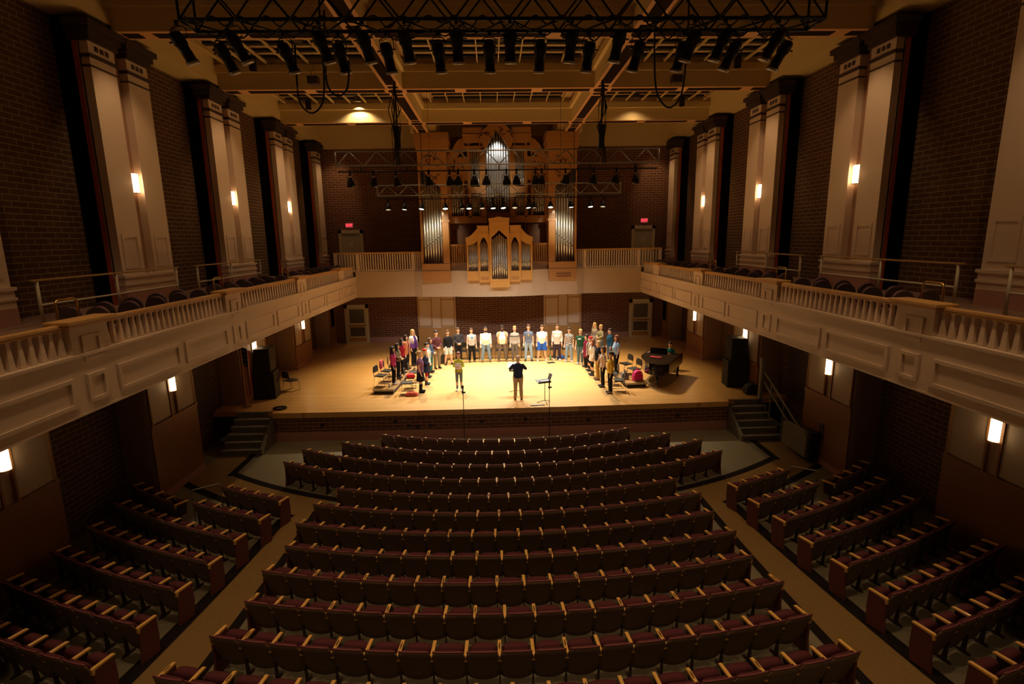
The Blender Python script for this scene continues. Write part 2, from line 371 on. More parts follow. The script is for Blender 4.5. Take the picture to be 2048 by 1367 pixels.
# balconies along both sides
def balcony(s):
    nm = LAMPN[s]; X = 7.867
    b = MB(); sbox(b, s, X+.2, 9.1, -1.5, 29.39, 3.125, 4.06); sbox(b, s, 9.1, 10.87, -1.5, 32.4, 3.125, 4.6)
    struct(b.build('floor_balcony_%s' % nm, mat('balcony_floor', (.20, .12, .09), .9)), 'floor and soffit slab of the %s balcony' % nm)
    b = MB(); sbox(b, s, X, X+.22, -1.5, 29.5, 3.12, 4.12)
    root = b.build('wall_%s_balcony' % nm, CREAM); struct(root, 'cream panelled front of the %s balcony' % nm)
    m = MB()   # mouldings: sill, under-sill and panel frames
    sbox(m, s, X-.05, X+.24, -1.5, 29.45, 4.19, 4.24); sbox(m, s, X-.025, X+.24, -1.5, 29.45, 4.1, 4.19); sbox(m, s, X-.012, X+.1, -1.5, 29.45, 3.12, 3.16)
    def frame(y0, y1, z0, z1, t=.07):
        for q in ((y0, y1, z0, z0+t), (y0, y1, z1-t, z1), (y0, y0+t, z0+t, z1-t), (y1-t, y1, z0+t, z1-t)):
            sbox(m, s, X-.035, X+.01, *q)
    for i in range(-2, 5):
        yp = 9.507 + 5.579*i; wp = .916
        if i < 4:
            L = 5.579 - wp; a = yp + wp
            for k in (0, 1): frame(a + .12 + k*(L/2), a + L/2 - .12 + k*L/2, 3.31, 3.84)
        frame(yp + .22, yp + wp - .22, 3.31, 3.84); frame(yp + .22, yp + wp - .22, 4.09, 4.56)
    o = m.build('moulding', CREAM, root)
    p = MB()
    for i in range(-2, 4):
        yp = 9.507 + 5.579*i
        p = MB(); sbox(p, s, X-.005, X+.28, yp, yp+.916, 4.1, 4.74); p.build('pier', CREAM, root)
        c = MB(); sbox(c, s, X-.09, X+.29, yp-.1, yp+1.016, 4.74, 4.79); sbox(c, s, X-.13, X+.31, yp-.15, yp+1.066, 4.79, 4.86); c.build('pier_cap', RAILW, root, .012)
    bays = ['beside the camera', 'between the first and second piers', 'between the second and third piers', 'between the third and fourth piers', 'beyond the fourth pier']
    for i in range(-1, 4):
        y0 = 9.507 + 5.579*i + .916; y1 = y0 + 4.663 if i < 3 else 29.2
        t = thing('balustrade', 'white balustrade with oak handrail on %s balcony %s' % (nm, bays[i+1]), 'balustrade', (s*(X+.11), y0, 4.24), 0, '%s balcony balustrades' % nm)
        MB().box(-.075, .075, 0, y1-y0, .5, .565).box(-.05, .05, 0, y1-y0, .46, .5).build('handrail', RAILW, t, .015)
        n = max(3, int(round((y1-y0)/.205)))
        for k in range(n):
            yy = (k+.5)*(y1-y0)/n
            if k == 0:
                q = MB().box(-.05, .05, -.065, .065, 0, .035)
                q.add([(-.042, -.054, .035), (.042, -.054, .035), (.042, .054, .035), (-.042, .054, .035), (-.028, -.03, .43), (.028, -.03, .43), (.028, .03, .43), (-.028, .03, .43)], [(0, 1, 5, 4), (1, 2, 6, 5), (2, 3, 7, 6), (3, 0, 4, 7), (4, 5, 6, 7)])
                q.box(-.036, .036, -.04, .04, .43, .46)
                bal = q.build('baluster', CREAM, t); bal.location = (0, yy, 0)
            else:
                c2 = bal.copy(); COL.objects.link(c2); c2.parent = t; c2.location = (0, yy, 0)
    return root
for s in (-1, 1): balcony(s)

# upper pilaster pairs
SCONCE = []
for s in (-1, 1):
    nm = LAMPN[s]
    fa = MB(); cap = MB(); rec = MB(); mah = MB(); blk = MB(); sq = MB(); bs = MB()
    for i in range(-2, 4):
        y0 = 14.375 + 5.579*i
        halves = ((y0, y0+.915), (y0+1.37, y0+2.2545)) if i < 3 else ((y0, y0+.915),)
        ye = halves[-1][1]
        for a, c in halves:
            sbox(fa, s, 10.067, 10.3, a, c, 4.8, 11.054)
            # frieze squares and dark fillets
            for k in range(3):
                ym = a + (c-a)*(.3 + .2*k); sbox(sq, s, 10.055, 10.08, ym-.06, ym+.06, 10.86, 10.98)
            sbox(sq, s, 10.03, 10.29, a-.03, c+.03, 10.68, 10.76); sbox(sq, s, 10.045, 10.29, a-.02, c+.02, 10.46, 10.50)
            # capital
            sbox(cap, s, 9.98, 10.5, a-.06, c+.06, 11.054, 11.2); sbox(cap, s, 9.92, 10.5, a-.12, c+.12, 11.2, 11.36); sbox(cap, s, 9.84, 10.5, a-.2, c+.2, 11.36, 11.5)
            # raised lower panel frame and plinth mouldings
            for q in ((a+.14, c-.14, 6.36, 6.44), (a+.14, a+.2, 5.6, 6.36), (c-.2, c-.14, 5.6, 6.36), (a+.14, c-.14, 5.54, 5.6)): sbox(fa, s, 10.045, 10.07, *q)
        sbox(fa, s, 10.03, 10.3, y0-.02, ye+.02, 4.95, 5.36); sbox(fa, s, 9.99, 10.3, y0-.05, ye+.05, 5.3, 5.37); sbox(fa, s, 10.0, 10.3, y0-.04, ye+.04, 5.1, 5.16)
        sbox(bs, s, 10.02, 10.3, y0-.02, ye+.02, 4.6, 4.95)
        sbox(rec, s, 10.27, 10.34, y0-.0, ye, 5.35, 11.3)
        sbox(mah, s, 10.3, 10.45, y0+.005, ye-.005, 4.6, 11.5)
        sbox(blk, s, 10.45, 10.9, y0+.012, ye-.012, 4.6, 11.6)
        if i in (-1, 0, 1, 2):
            SCONCE.append((s, y0 + 1.14, 7.82, 10.16, 'upper', i))
            SCONCE.append((s, 14.5 + 5.56*i + 1.165, 2.12, 10.03, 'lower', i))
    struct(fa.build('wall_%s_pilaster' % nm, CREAM), 'paired cream pilasters on the upper %s wall' % nm)
    struct(cap.build('trim_%d' % (10 if s < 0 else 11), DARK), 'dark moulded capitals of the %s pilasters' % nm)
    struct(sq.build('trim_%d' % (12 if s < 0 else 13), mat('dark_fillet', (.06, .04, .035), .6)))
    struct(rec.build('trim_%d' % (14 if s < 0 else 15), mat('mauve_recess', (.42, .25, .17), .6)), 'mauve recess between paired %s pilasters' % nm)
    struct(mah.build('trim_%d' % (16 if s < 0 else 17), MAHOG)); struct(blk.build('trim_%d' % (18 if s < 0 else 19), BLACK), 'black curtain pocket behind each %s pilaster' % nm)
    struct(bs.build('baseboard_%s_upper' % nm, PINK))

# wall sconces
for s, y, z, x, lev, i in SCONCE:
    place = {-1: 'nearest the camera', 0: 'second from the camera', 1: 'third from the camera', 2: 'farthest, by the stage'}[i]
    t = thing('wall_sconce', 'glowing glass wall sconce on %s %s wall, %s' % (lev, LAMPN[s], place), 'wall lamp', (s*x, y, z), 0, 'wall sconces')
    W = .11; H = .25
    b = MB(); b.box(-.02 if s < 0 else .0, .0 if s < 0 else .02, -.09, .09, -H-.02, H+.02); b.build('back_plate', BRASS, t)
    b = MB()
    for k in range(6):
        a0 = -pi/2 + pi*k/6; a1 = -pi/2 + pi*(k+1)/6
        b.add([(-s*.10*cos(a0), W*sin(a0), -H), (-s*.10*cos(a1), W*sin(a1), -H), (-s*.10*cos(a1), W*sin(a1), H), (-s*.10*cos(a0), W*sin(a0), H)], [(0, 1, 2, 3)])
    b.build('diffuser', GLASSL, t, smooth=True)
    b = MB()
    for zz in (-H-.015, H): b.prism([(-s*.115*cos(-pi/2 + pi*k/8), (W+.012)*sin(-pi/2 + pi*k/8)) for k in range(9)], zz, zz+.015, 'z')
    b.build('rim', BRASS, t)
    lamp('POINT', 'sconce_glow', (s*(x-.22), y, z), 1.6 if lev == 'upper' else .7, (1, .58, .26), size=.12)

# gallery behind the stage
plan = [(-7.87, 29.4), (-4.7, 29.4), (-4.25, 29.15), (-2.6, 29.0), (-1.75, 28.72), (-.9, 28.55), (0, 28.5), (.9, 28.55), (1.75, 28.72), (2.6, 29.0), (4.25, 29.15), (4.7, 29.4), (7.87, 29.4)]
b = MB(); b.prism(plan + [(7.87, 32.45), (-7.87, 32.45)], 3.1, 4.5, 'z')
struct(b.build('wall_gallery_front', GALC), 'curved cream front of the organ gallery')
for s in (-1, 1):
    nm = LAMPN[s]
    t = thing('gallery_balustrade', 'cream slatted gallery balustrade with oak rail, %s of the organ' % nm, 'balustrade', (0, 0, 0))
    b = MB(); sbox(b, s, 4.2, 9.0, 29.42, 29.62, 5.46, 5.54); b.build('handrail', RAILW, t)
    b = MB(); sbox(b, s, 4.2, 9.0, 29.46, 29.58, 4.5, 4.6); b.build('bottom_rail', CREAM, t)
    for xa in (7.72, 4.72, 8.9):
        b = MB(); sbox(b, s, xa-.09, xa+.09, 29.43, 29.61, 4.5, 5.46); b.build('post', CREAM, t)
    n = 21
    for k in range(n):
        xx = 4.9 + (7.55-4.9)*k/(n-1); b = MB(); sbox(b, s, xx-.032, xx+.032, 29.48, 29.56, 4.6, 5.46); b.build('baluster', CREAM, t)
    for k in range(4):
        xx = 4.28 + .1*k; b = MB(); sbox(b, s, xx-.03, xx+.03, 29.48, 29.56, 4.6, 5.46); b.build('baluster', CREAM, t)
    for k in range(6):
        xx = 7.95 + .15*k; b = MB(); sbox(b, s, xx-.03, xx+.03, 29.48, 29.56, 4.6, 5.46); b.build('baluster', CREAM, t)

# back wall: panelled piers and doors
for s in (-1, 1):
    x0, x1 = sgn(s, 2.7, 5.02)
    b = MB().box(x0, x1, 32.28, 32.42, 0, .84); struct(b.build('trim_%d' % (20 if s < 0 else 21), OAKX), 'oak wainscot on the back wall pier')
    b = MB().box(x0, x1, 32.3, 32.42, .84, 3.1); root = struct(b.build('wall_back_pier_%s' % LAMPN[s], CREAM), 'cream pier on the back wall')
    f = MB()
    for a, c in ((2.76, 3.62), (4.14, 4.98)):
        for q in ((a, c, .95, 1.0), (a, c, 2.55, 2.6), (a, a+.07, .95, 3.0), (c-.07, c, .95, 3.0), (a, c, .87, .9)):
            u0, u1 = sgn(s, q[0], q[1]); f.box(u0, u1, 32.26, 32.31, q[2], q[3])
    f.build('panel_frame', OAKX, root)
DOORM = mat('door_paint', (.60, .52, .36), .55)
dn = 3
for s in (-1, 1):
    for z0, lev in ((0, 'lower'), (4.45, 'upper')):
        a, c = sgn(s, 8.02, 9.45); ztop = z0 + 2.36
        cs = MB().box(a, a+.17, 32.3, 32.42, z0, ztop).box(c-.17, c, 32.3, 32.42, z0, ztop).box(a, c, 32.3, 32.42, ztop-.2, ztop)
        root = struct(cs.build('door_%d' % dn, DOORM), '%s cream door frame on the back wall' % lev); dn += 1
        if lev == 'upper':
            MB().box(a+.17, c-.17, 32.34, 32.41, z0, ztop-.2).build('door_leaf', mat('door_leaf', (.44, .40, .30), .55), root)
            MB().box((a+c)/2-.12, (a+c)/2+.12, 32.33, 32.345, z0+1.35, z0+1.65).build('notice', mat('notice', (.55, .52, .45), .6), root)
        else:
            lf = MB().box(a+.17, c-.17, 32.36, 32.41, z0, ztop-.2); lf = lf.build('door_leaf', DOORM, root)
            MB().box(a+.27, c-.27, 32.34, 32.365, 1.24, 2.08).box(a+.27, c-.27, 32.34, 32.365, .42, .98).build('wired_glass', mat('dark_glass', (.10, .085, .055), .25), lf)
            MB().box(a+.2, c-.2, 32.28, 32.34, 1.05, 1.13).build('push_bar', BRASS, lf)
            MB().box(a+.2, c-.2, 32.345, 32.365, .1, .33).build('kick_plate', BRASS, lf)

def text_mesh(name, txt, size, m, parent, loc, rot, ext=.004):
    cu = bpy.data.curves.new(name, 'FONT'); cu.body = txt; cu.size = size; cu.align_x = 'CENTER'; cu.align_y = 'CENTER'; cu.extrude = ext
    tmp = bpy.data.objects.new(name, cu); me = bpy.data.meshes.new_from_object(tmp); me.materials.clear(); me.materials.append(m)
    bpy.data.objects.remove(tmp); o = bpy.data.objects.new(name, me); COL.objects.link(o); o.parent = parent; o.location = loc; o.rotation_euler = rot
    return o
EXR = mat('exit_red', (.9, .1, .1), .4, emit=(1, .03, .06), estr=2.5)
EXP = mat('exit_panel', (.45, .28, .26), .5, emit=(1, .15, .16), estr=.16)
for nm, loc, rz, lab in (('exit_sign', (-8.78, 32.34, 7.07), 0, 'red glowing exit sign above the upper left back door'),
                     ('exit_sign', (8.78, 32.34, 7.1), 0, 'red glowing exit sign above the upper right back door'),
                     ('exit_sign', (-10.8, 18.6, 2.55), pi/2, 'red exit sign under the left balcony by the stage steps')):
    t = thing(nm, lab, 'exit sign', loc, rz)
    MB().box(-.2, .2, -.03, .05, -.13, .13).build('housing', EXP, t)
    text_mesh('lettering', 'EXIT', .2, EXR, t, (0, -.036, 0), (pi/2, 0, 0))

# ------------------------------------------------------------------ ceiling
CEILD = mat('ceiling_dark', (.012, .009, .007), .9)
b = MB().box(-11.2, 11.2, -1.8, 32.8, 13.0, 13.2); struct(b.build('ceiling', mat('ceiling_upper', (.34, .24, .14), .8)), 'brown upper ceiling above the coffers')
b = MB()
for s in (-1, 1): sbox(b, s, 9.93, 11.2, -1.5, 32.4, 11.64, 13.0)
b.box(-9.93, 9.93, 32.0, 32.41, 11.36, 13.0)
struct(b.build('ceiling_soffit', CREAMC), 'cream side soffits of the ceiling')
BY = [4.45, 9.95, 15.42, 20.85, 26.42]
bm = MB(); tr = MB(); st = MB(); ov = MB(); lg = MB()
for y in BY:
    bm.box(-9.93, 9.93, y-.3, y+.3, 11.515, 13.0); tr.box(-9.93, 9.93, y-.3, y+.3, 11.5, 11.515)
    lg.box(-9.93, 9.93, y-.42, y+.42, 12.05, 12.3)
    for x0, x1 in ((-9.9, -9.3), (-9.0, -7.0), (-6.6, -4.15), (-3.35, -1.6), (-1.2, 1.2), (1.6, 3.35), (4.15, 6.6), (7.0, 9.0), (9.3, 9.9)):
        if abs(x0) in (9.9, 9.3): x0, x1 = x0 + .12, x1 - .05
        st.box(x0, x1, y-.15, y+.15, 11.485, 11.51)
for s in (-1, 1):
    sbox(bm, s, 3.461, 4.059, -1.5, 28.75, 11.514, 13.0); sbox(tr, s, 3.46, 4.06, -1.5, 28.75, 11.498, 11.514)
    for ya, yb in zip([-1.5] + BY, BY + [28.9]):
        if yb < 28.8: sbox(lg, s, 3.34, 4.18, ya+.42, yb-.42, 12.05, 12.3)
        if yb > 28.8:
            for k in range(3): sbox(st, s, 3.58, 3.94, 26.85 + .28*k, 26.99 + .28*k, 11.48, 11.505)
            sbox(st, s, 3.58, 3.94, 27.75, 28.6, 11.48, 11.505); continue
        sbox(st, s, 3.58, 3.94, ya+.85, yb-.85, 11.48, 11.505)
        sbox(st, s, 3.58, 3.94, yb-.62, yb-.42, 11.48, 11.505)
        if ya > 0: sbox(st, s, 3.58, 3.94, ya+.42, ya+.62, 11.48, 11.505)
        q = [(s*3.76 + .26*cos(2*pi*k/24), yb + .2*sin(2*pi*k/24)) for k in range(24)]; ov.prism(q, 11.47, 11.5, 'z')
    sbox(bm, s, 3.1, 4.4, 28.6, 32.0, 11.56, 13.0)
root = struct(bm.build('ceiling_beam', CREAMC), 'crossing cream ceiling beams with dark inlays')
lg.build('beam_ledge', CREAMC, root); tr.build('beam_soffit', TERRA, root); st.build('beam_inlay', INLAY, root); ov.build('beam_medallion', INLAY, root)
la = MB(); sl = MB(); pn = MB()
for ya, yb in zip(BY[1:], BY[2:]):
    for x0, x1 in ((-9.6, -4.5), (-3.0, 3.0), (4.5, 9.6)):
        n = int((x1-x0)/.68)
        for k in range(n+1):
            x = x0 + (x1-x0)*k/n; la.box(x-.018, x+.018, ya+.42, yb-.42, 12.31, 12.40)
        pn.box(x0-.45, x1+.45, ya+.3, yb-.3, 12.52, 12.56)
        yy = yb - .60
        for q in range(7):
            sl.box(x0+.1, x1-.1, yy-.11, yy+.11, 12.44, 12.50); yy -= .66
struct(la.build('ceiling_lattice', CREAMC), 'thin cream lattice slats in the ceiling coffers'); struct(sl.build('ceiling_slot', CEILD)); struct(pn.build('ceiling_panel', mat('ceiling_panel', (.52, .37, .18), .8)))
for x, y, lab in ((-6.3, 25.75, 'bright ceiling downlight left of centre nearest the organ'), (6.3, 25.5, 'ceiling downlight right of centre nearest the organ'),
                  (-6.3, 18.3, 'ceiling downlight in the left coffer above the first truss'), (6.3, 18.3, 'ceiling downlight in the right coffer above the first truss'), (0, 18.3, 'ceiling downlight in the middle coffer')):
    t = thing('ceiling_light', lab, 'ceiling light', (x, y, 12.3), 0, 'ceiling downlights')
    MB().lathe([(.16, .02), (.16, .4), (.15, .4)], seg=20).build('can', DARK, t)
    MB().lathe([(.13, 0.06), (.13, .07)], seg=20).build('diffuser', mat('downlight_glow', (1, .9, .7), .4, emit=(1, .75, .45), estr=5), t)

for s in (-1, 1):  # cans added as bodies for the pilaster fill spots
    for i, lab in ((0, 'over the second pilaster pair'), (1, 'over the third pilaster pair'), (2, 'over the pilaster pair by the stage')):
        t = thing('ceiling_light', 'small dark wall washer under the %s ceiling edge %s' % (LAMPN[s], lab), 'ceiling light', (s*8.4, 14.3 + 5.579*i, 11.95), 0, 'wall washers')
        MB().lathe([(.12, 0), (.12, .36), (.1, .36), (.1, .0)], seg=16).build('can', INLAY, t); MB().tube((0, 0, .36), (0, 0, 1.06), .02, seg=6).build('stem', INLAY, t)
# ================================================================== AUDITORIUM SEATS
SEATM = mat('seat_maroon', (.11, .030, .042), .9, var=.15, scale=30, spec=.2)
SHELL = mat('seat_shell', (.18, .122, .08), .55, spec=.3)
TRIMM = mat('seat_piping', (.23, .07, .085), .6)
MAPLE = wood('armrest_maple', (.86, .50, .13), (.92, .58, .18), ('X', 'Y'), (6, 6), .35)
SLOT = mat('armrest_slot', (.10, .05, .02), .7)
ENDP = mat('seat_end_panel', (.15, .045, .045), .7)
LEGM = mat('seat_leg', (.05, .025, .025), .5)
PW = .525
def back_grid(mb, z0, z1, w, yf, thick, bow, nz=6, nx=8, corner=.09):
    """curved upholstered slab; yf(z) gives rear surface, bow pushes the middle rearwards"""
    fr = []; 
    for layer in (0, 1):
        for i in range(nz+1):
            v = i/nz; z = z0 + (z1-z0)*v
            for k in range(nx+1):
                u = 2*k/nx - 1
                inset = 0
                if v < .2: inset = corner*(1-v/.2)**2
                if v > .7: inset = max(inset, corner*.5*((v-.7)/.3)**1.5)
                x = u*(w/2 - inset)
                zz = z - (.012*u*u if v > .9 else 0) + (.03*u*u if v < .1 else 0)
                y = yf(z) + bow*u*u + (thick*(1 - .35*abs(u)**3) if layer else 0)
                fr.append((x, y, zz))
    n = (nz+1)*(nx+1); fs = []
    for i in range(nz):
        for k in range(nx):
            a = i*(nx+1)+k; fs.append((a, a+1, a+nx+2, a+nx+1)); fs.append((n+a, n+a+nx+1, n+a+nx+2, n+a+1))
    def edge(a, b_): fs.append((a, a+n, b_+n, b_))
    for k in range(nx): edge(k, k+1); edge(nz*(nx+1)+k+1, nz*(nx+1)+k)
    for i in range(nz): edge((i+1)*(nx+1), i*(nx+1)); edge(i*(nx+1)+nx, (i+1)*(nx+1)+nx)
    mb.add(fr, fs); return mb
yf = lambda z: .145 - .18*(z-.25)/.57 if z > .25 else .145 + .25*(.25-z)
def rim_pts():
    pts = []
    for k in range(11):
        u = -1 + .2*k; z = .832 - .012*u*u
        pts.append((u*(.52/2-.025*.9), yf(.82) + .022*u*u + .012, z))
    return pts
arm_prof = [(.045, .60), (.048, .695), (.07, .71), (.38, .702), (.405, .69), (.405, .668), (.09, .665), (.075, .60)]
def arm_mesh(slot):
    b = MB(); b.prism(arm_prof, -.028, .028, 'x', 0)
    if slot: b.prism([(.012*cos(2*pi*k/14), .25 + .075*sin(2*pi*k/14)) for k in range(14)], .69, .7105, 'z', 1)
    return b
def make_seat():
    t = thing('auditorium_seat', 'burgundy theatre seat', 'seat')
    back_grid(MB(), .17, .82, .520, yf, .03, .022, corner=.05).build('backrest', SHELL, t, smooth=True)
    back_grid(MB(), .36, .80, .45, lambda z: yf(z)+.035, .06, .03).build('back_cushion', SEATM, t, smooth=True)
    MB().path(rim_pts(), .014, 6).build('piping', TRIMM, t, smooth=True)
    back_grid(MB(), .26, .64, .44, lambda z: .25 + .10*(z-.33), .13, .02, corner=.06).build('seat', SEATM, t, smooth=True)
    return t
S0 = make_seat()
ARM = [arm_mesh(0).build('armrest', [MAPLE, SLOT], S0, .006), arm_mesh(1).build('armrest', [MAPLE, SLOT], S0, .006)]
LEG0 = MB().prism([(.05, 0), (.30, 0), (.30, .03), (.20, .05), (.17, .3), (.32, .5), (.36, .665), (.09, .665), (.12, .45), (.12, .3), (.12, .05), (.05, .03)], -.012, .012, 'x').build('leg', LEGM, S0)
ENDQ = MB().prism([(.02, .0), (.36, .0), (.40, .3), (.39, .65), (.37, .666), (.06, .666), (.06, .3)], -.024, .024, 'x').build('end_panel', ENDP, S0, .008)
SPARTS = [c for c in S0.children if c.name.split('.')[0] in ('backrest', 'back_cushion', 'piping', 'seat')]
first_seat = [True]
def seat(th, R, pitch, label, group, left, right, slot):
    """left/right: None, 'arm' or 'end'"""
    x, y = R*sin(th), YC - R*cos(th); z = zf(x, y)
    if first_seat[0]: r = S0; first_seat[0] = False
    else:
        r = S0.copy(); COL.objects.link(r)
        for c in SPARTS: d = c.copy(); COL.objects.link(d); d.parent = r
    r.location = (x, y, z); r.rotation_euler = (0, 0, th); r.scale = (pitch/PW, 1, 1); r['label'] = label; r['group'] = group
    for side, kind in ((-1, left), (1, right)):
        if not kind: continue
        a = ARM[slot].copy(); COL.objects.link(a); a.parent = r; a.location = (side*PW/2, 0, 0); a.scale = (PW/pitch, 1, 1)
        q = (ENDQ if kind == 'end' else LEG0).copy(); COL.objects.link(q); q.parent = r; q.location = (side*PW/2, 0, 0)
    return r
# centre block: row -> (armrest offset in seats of the first seat's left arm, number of seats, seat pitch)
ROWS = {1: (-8.55, 17, .515), 2: (-11, 22, .515), 3: (-10.29, 20, .518), 4: (-10.74, 21, .516), 5: (-9.15, 18, .523), 6: (-9.64, 19, .531), 7: (-9.82, 19, .530),
        8: (-9.57, 19, .528), 9: (-9.78, 19, .525), 10: (-9.53, 19, .525), 11: (-9.72, 19, .528), 12: (-10.38, 20, .527)}
def rlabel(k, n):
    return '%s from the left end' % ORD[k+1] if k < n/2 else '%s from the right end' % ORD[n-k]
for i, (o0, n, p) in ROWS.items():
    R = 12.45 + .9365*(i-1)
    for k in range(n):
        th = (o0 + k + .5)*p/R
        last = k == n-1
        seat(th, R, p, 'burgundy seat in the %s centre row from the stage, %s' % (ORD[i], rlabel(k, n)), 'centre block seats',
             ('end' if k == 0 and i not in (3, 4) else 'arm'), ('end' if i not in (3, 4) else 'arm') if last else None, 1 if (i > 4 and (k*7 + i*3) % 5 < 2) else 0)
    if i in (3, 4):      # angled wings of three seats
        for s in (-1, 1):
            e = (o0*p/R) if s < 0 else ((o0+n)*p/R)
            for k in range(3):
                th = e + s*(.05 + (k+.5)*.505)/R
                Rw = R - .02*k
                seat(th, Rw, .505, 'burgundy wing seat beyond the %s end of the %s centre row, %s from the bend' % (LAMPN[s], ORD[i], ORD[k+1]), 'wing seats',
                     'arm' if s > 0 or k < 2 else 'end', ('end' if k == 2 and s > 0 else ('arm' if s < 0 and k == 0 else None)), 0)
# side blocks
SIDE = {6: (6.02, 4, .505), 7: (6.12, 4, .553), 8: (6.26, 8, .535), 9: (6.32, 8, .50), 10: (6.42, 7, .535), 11: (6.45, 8, .468), 12: (6.48, 8, .495), 13: (6.54, 7, .55)}
for s in (-1, 1):
    for i, (xs, n, p) in SIDE.items():
        R = 12.45 + .9365*(i-1) + (.0 if i < 11 else .06)
        segs = [(math.asin((xs+.03)/R), n, i)]
        if i == 7: segs.append((math.asin(8.60/18.17), 4, 7.1))
        off = 0
        for th0, m, tagi in segs:
            for k in range(m):
                th = s*(th0 + (k+.5)*p/R); RR = R + (.22 if tagi == 7.1 else 0)
                lab = 'burgundy seat in the %s side block, %s row from its front, %s from the aisle' % (LAMPN[s], ORD[i-5], ORD[off+k+1])
                inner = 'end' if (k == 0 and off == 0) else 'arm'
                L, Rr = (inner, 'arm' if k == m-1 else None) if s > 0 else ('arm' if k == m-1 else None, inner)
                seat(th, RR, p, lab, 'side block seats', L, Rr, 0)
            off += m
for q in ARM + [LEG0, ENDQ]: bpy.data.objects.remove(q)

# side-balcony seats: rows of two facing the stage
def make_bseat():
    t = thing('balcony_seat', 'dark round-backed balcony seat', 'seat')
    b = MB(); n = 12
    prof = [(-.24, .34), (-.25, .6)] + [(-.25*cos(pi*k/n), .66 + .25*sin(pi*k/n)*.85) for k in range(n+1)] + [(.25, .6), (.24, .34)]
    b.prism(prof, .0, .04, 'y'); b.build('backrest', mat('balcony_shell', (.075, .05, .055), .5), t, .008)
    b = MB(); b.prism([(x*.88, .05 + z*.96) for x, z in prof], .04, .09, 'y'); b.build('back_cushion', mat('balcony_fabric', (.17, .07, .10), .9), t, .01)
    MB().box(-.23, .23, .06, .46, .38, .46).build('seat', mat('balcony_fabric', (.17, .07, .10), .9), t, .03)
    for sx_ in (-1, 1): MB().prism([(.0, 0), (.32, 0), (.2, .05), (.16, .40), (.04, .40), (.1, .05)], sx_*.2-.012, sx_*.2+.012, 'x').build('leg', LEGM, t)
    return t
B0 = make_bseat(); bfirst = True
for s in (-1, 1):
    r = 0
    for k in range(20):
        y = 11.05 + .95*k
        if 15.2 < y < 16.6 or y > 28.9 or 20.75 < y < 21.6: continue
        r += 1
        for c in range(2):
            lab = 'dark round-backed seat on the %s balcony, %s row from the camera, %s' % (LAMPN[s], ORD[r], 'beside the railing' if c == 0 else 'beside the wall')
            loc = (s*(8.46 + .56*c), y, 4.06)
            if bfirst: B0.location = loc; B0['label'] = lab; B0['group'] = 'balcony seats'; bfirst = False
            else: dup(B0, loc, 0, lab, 'balcony seats')
# cream steel guard rails behind the balcony seats and brass grab rails
RAILM = mat('rail_paint', (.55, .50, .38), .5)
TOPR = mat('rail_top', (.35, .22, .07), .4)
for s in (-1, 1):
    for y0, y1, pl in ((5.2, 9.6, 'beside the camera'), (10.75, 15.4, 'behind the nearest seats'), (16.5, 20.9, 'behind the middle seats')):
        t = thing('guard_rail', 'cream steel guard rail on %s balcony %s' % (LAMPN[s], pl), 'guard rail', (s*9.3, y0, 4.6))
        L = y1-y0
        for k, yy in enumerate((0, L*.48, L)): MB().tube((0, yy, 0), (0, yy, .90), .03, seg=8).build('post', RAILM, t, smooth=True)
        MB().box(-.035, .035, -.12, L+.12, .89, .93).build('top_rail', TOPR, t, .008)
        MB().tube((0, 0, .42), (0, L, .42), .022, seg=8).build('mid_rail', RAILM, t, smooth=True)
    for y0, pl in ((10.33, 'nearest pier'), (16.15, 'second pier'), (21.9, 'third pier')):
        t = thing('grab_rail', 'small brass grab rail on the %s balcony behind the %s' % (LAMPN[s], pl), 'grab rail', (s*8.68, y0 - (.5 if y0 > 21 else 0), 3.97))
        MB().path([(0, 0, 0), (0, 0, 1.11), (0, .04, 1.17), (0, .1, 1.18), (0, .45, 1.18), (0, .51, 1.15), (0, .53, 1.08), (0, .53, 0)], .022, 8).build('bar', BRASS, t, smooth=True)
# stair handrails at the front of the side blocks
for s in (-1, 1):
    t = thing('handrail', 'thin grey handrail at the front of the %s side seating block' % LAMPN[s], 'handrail', (s*7.92, 13.72, zf(7.92, 13.72)))
    MB().path([(0, 0, 0), (0, 0, .86), (s*.02, -.015, .88), (s*.52, -.385, .90), (s*.54, -.4, .88), (s*.54, -.4, 0)], .02, 8).build('bar', mat('handrail_grey', (.25, .23, .18), .45), t, smooth=True)
# ================================================================== PIPE ORGAN
def pipe_mesh(r, h, foot, top='flat'):
    b = MB()
    b.lathe([(r*.28, 0), (r*.98, foot*.98), (r, foot), (r, h), (r*.9, h)], seg=14, mi=0)
    # mouth: dark slot and projecting lips on the front (-y)
    m = r*.62
    b.box(-m, m, -r*1.04, -r*.7, foot + r*.15, foot + r*.75, 1)
    b.prism([(-m, foot + r*.75), (m, foot + r*.75), (0, foot + r*3.4)], -r*1.03, -r*.8, 'y', 0)
    b.prism([(-m, foot + r*.15), (m, foot + r*.15), (m*.3, foot - r*1.7), (-m*.3, foot - r*1.7)], -r*1.03, -r*.6, 'y', 0)
    return b
def pipes(parent, x0, x1, n, y, z0, z1f, footf, fill=.94, name='pipe'):
    """row of n pipes between x0 and x1; z1f(u) top, footf(u) mouth height above z0"""
    p = (x1-x0)/n
    for k in range(n):
        x = x0 + p*(k+.5); u = 2*(k+.5)/n - 1
        o = pipe_mesh(p*.5*fill, z1f(u)-z0, footf(u)).build(name, [PIPE, PIPED], parent, smooth=False)
        o.data.polygons.foreach_set('use_smooth', [True]*len(o.data.polygons)); o.location = (x, y, z0)
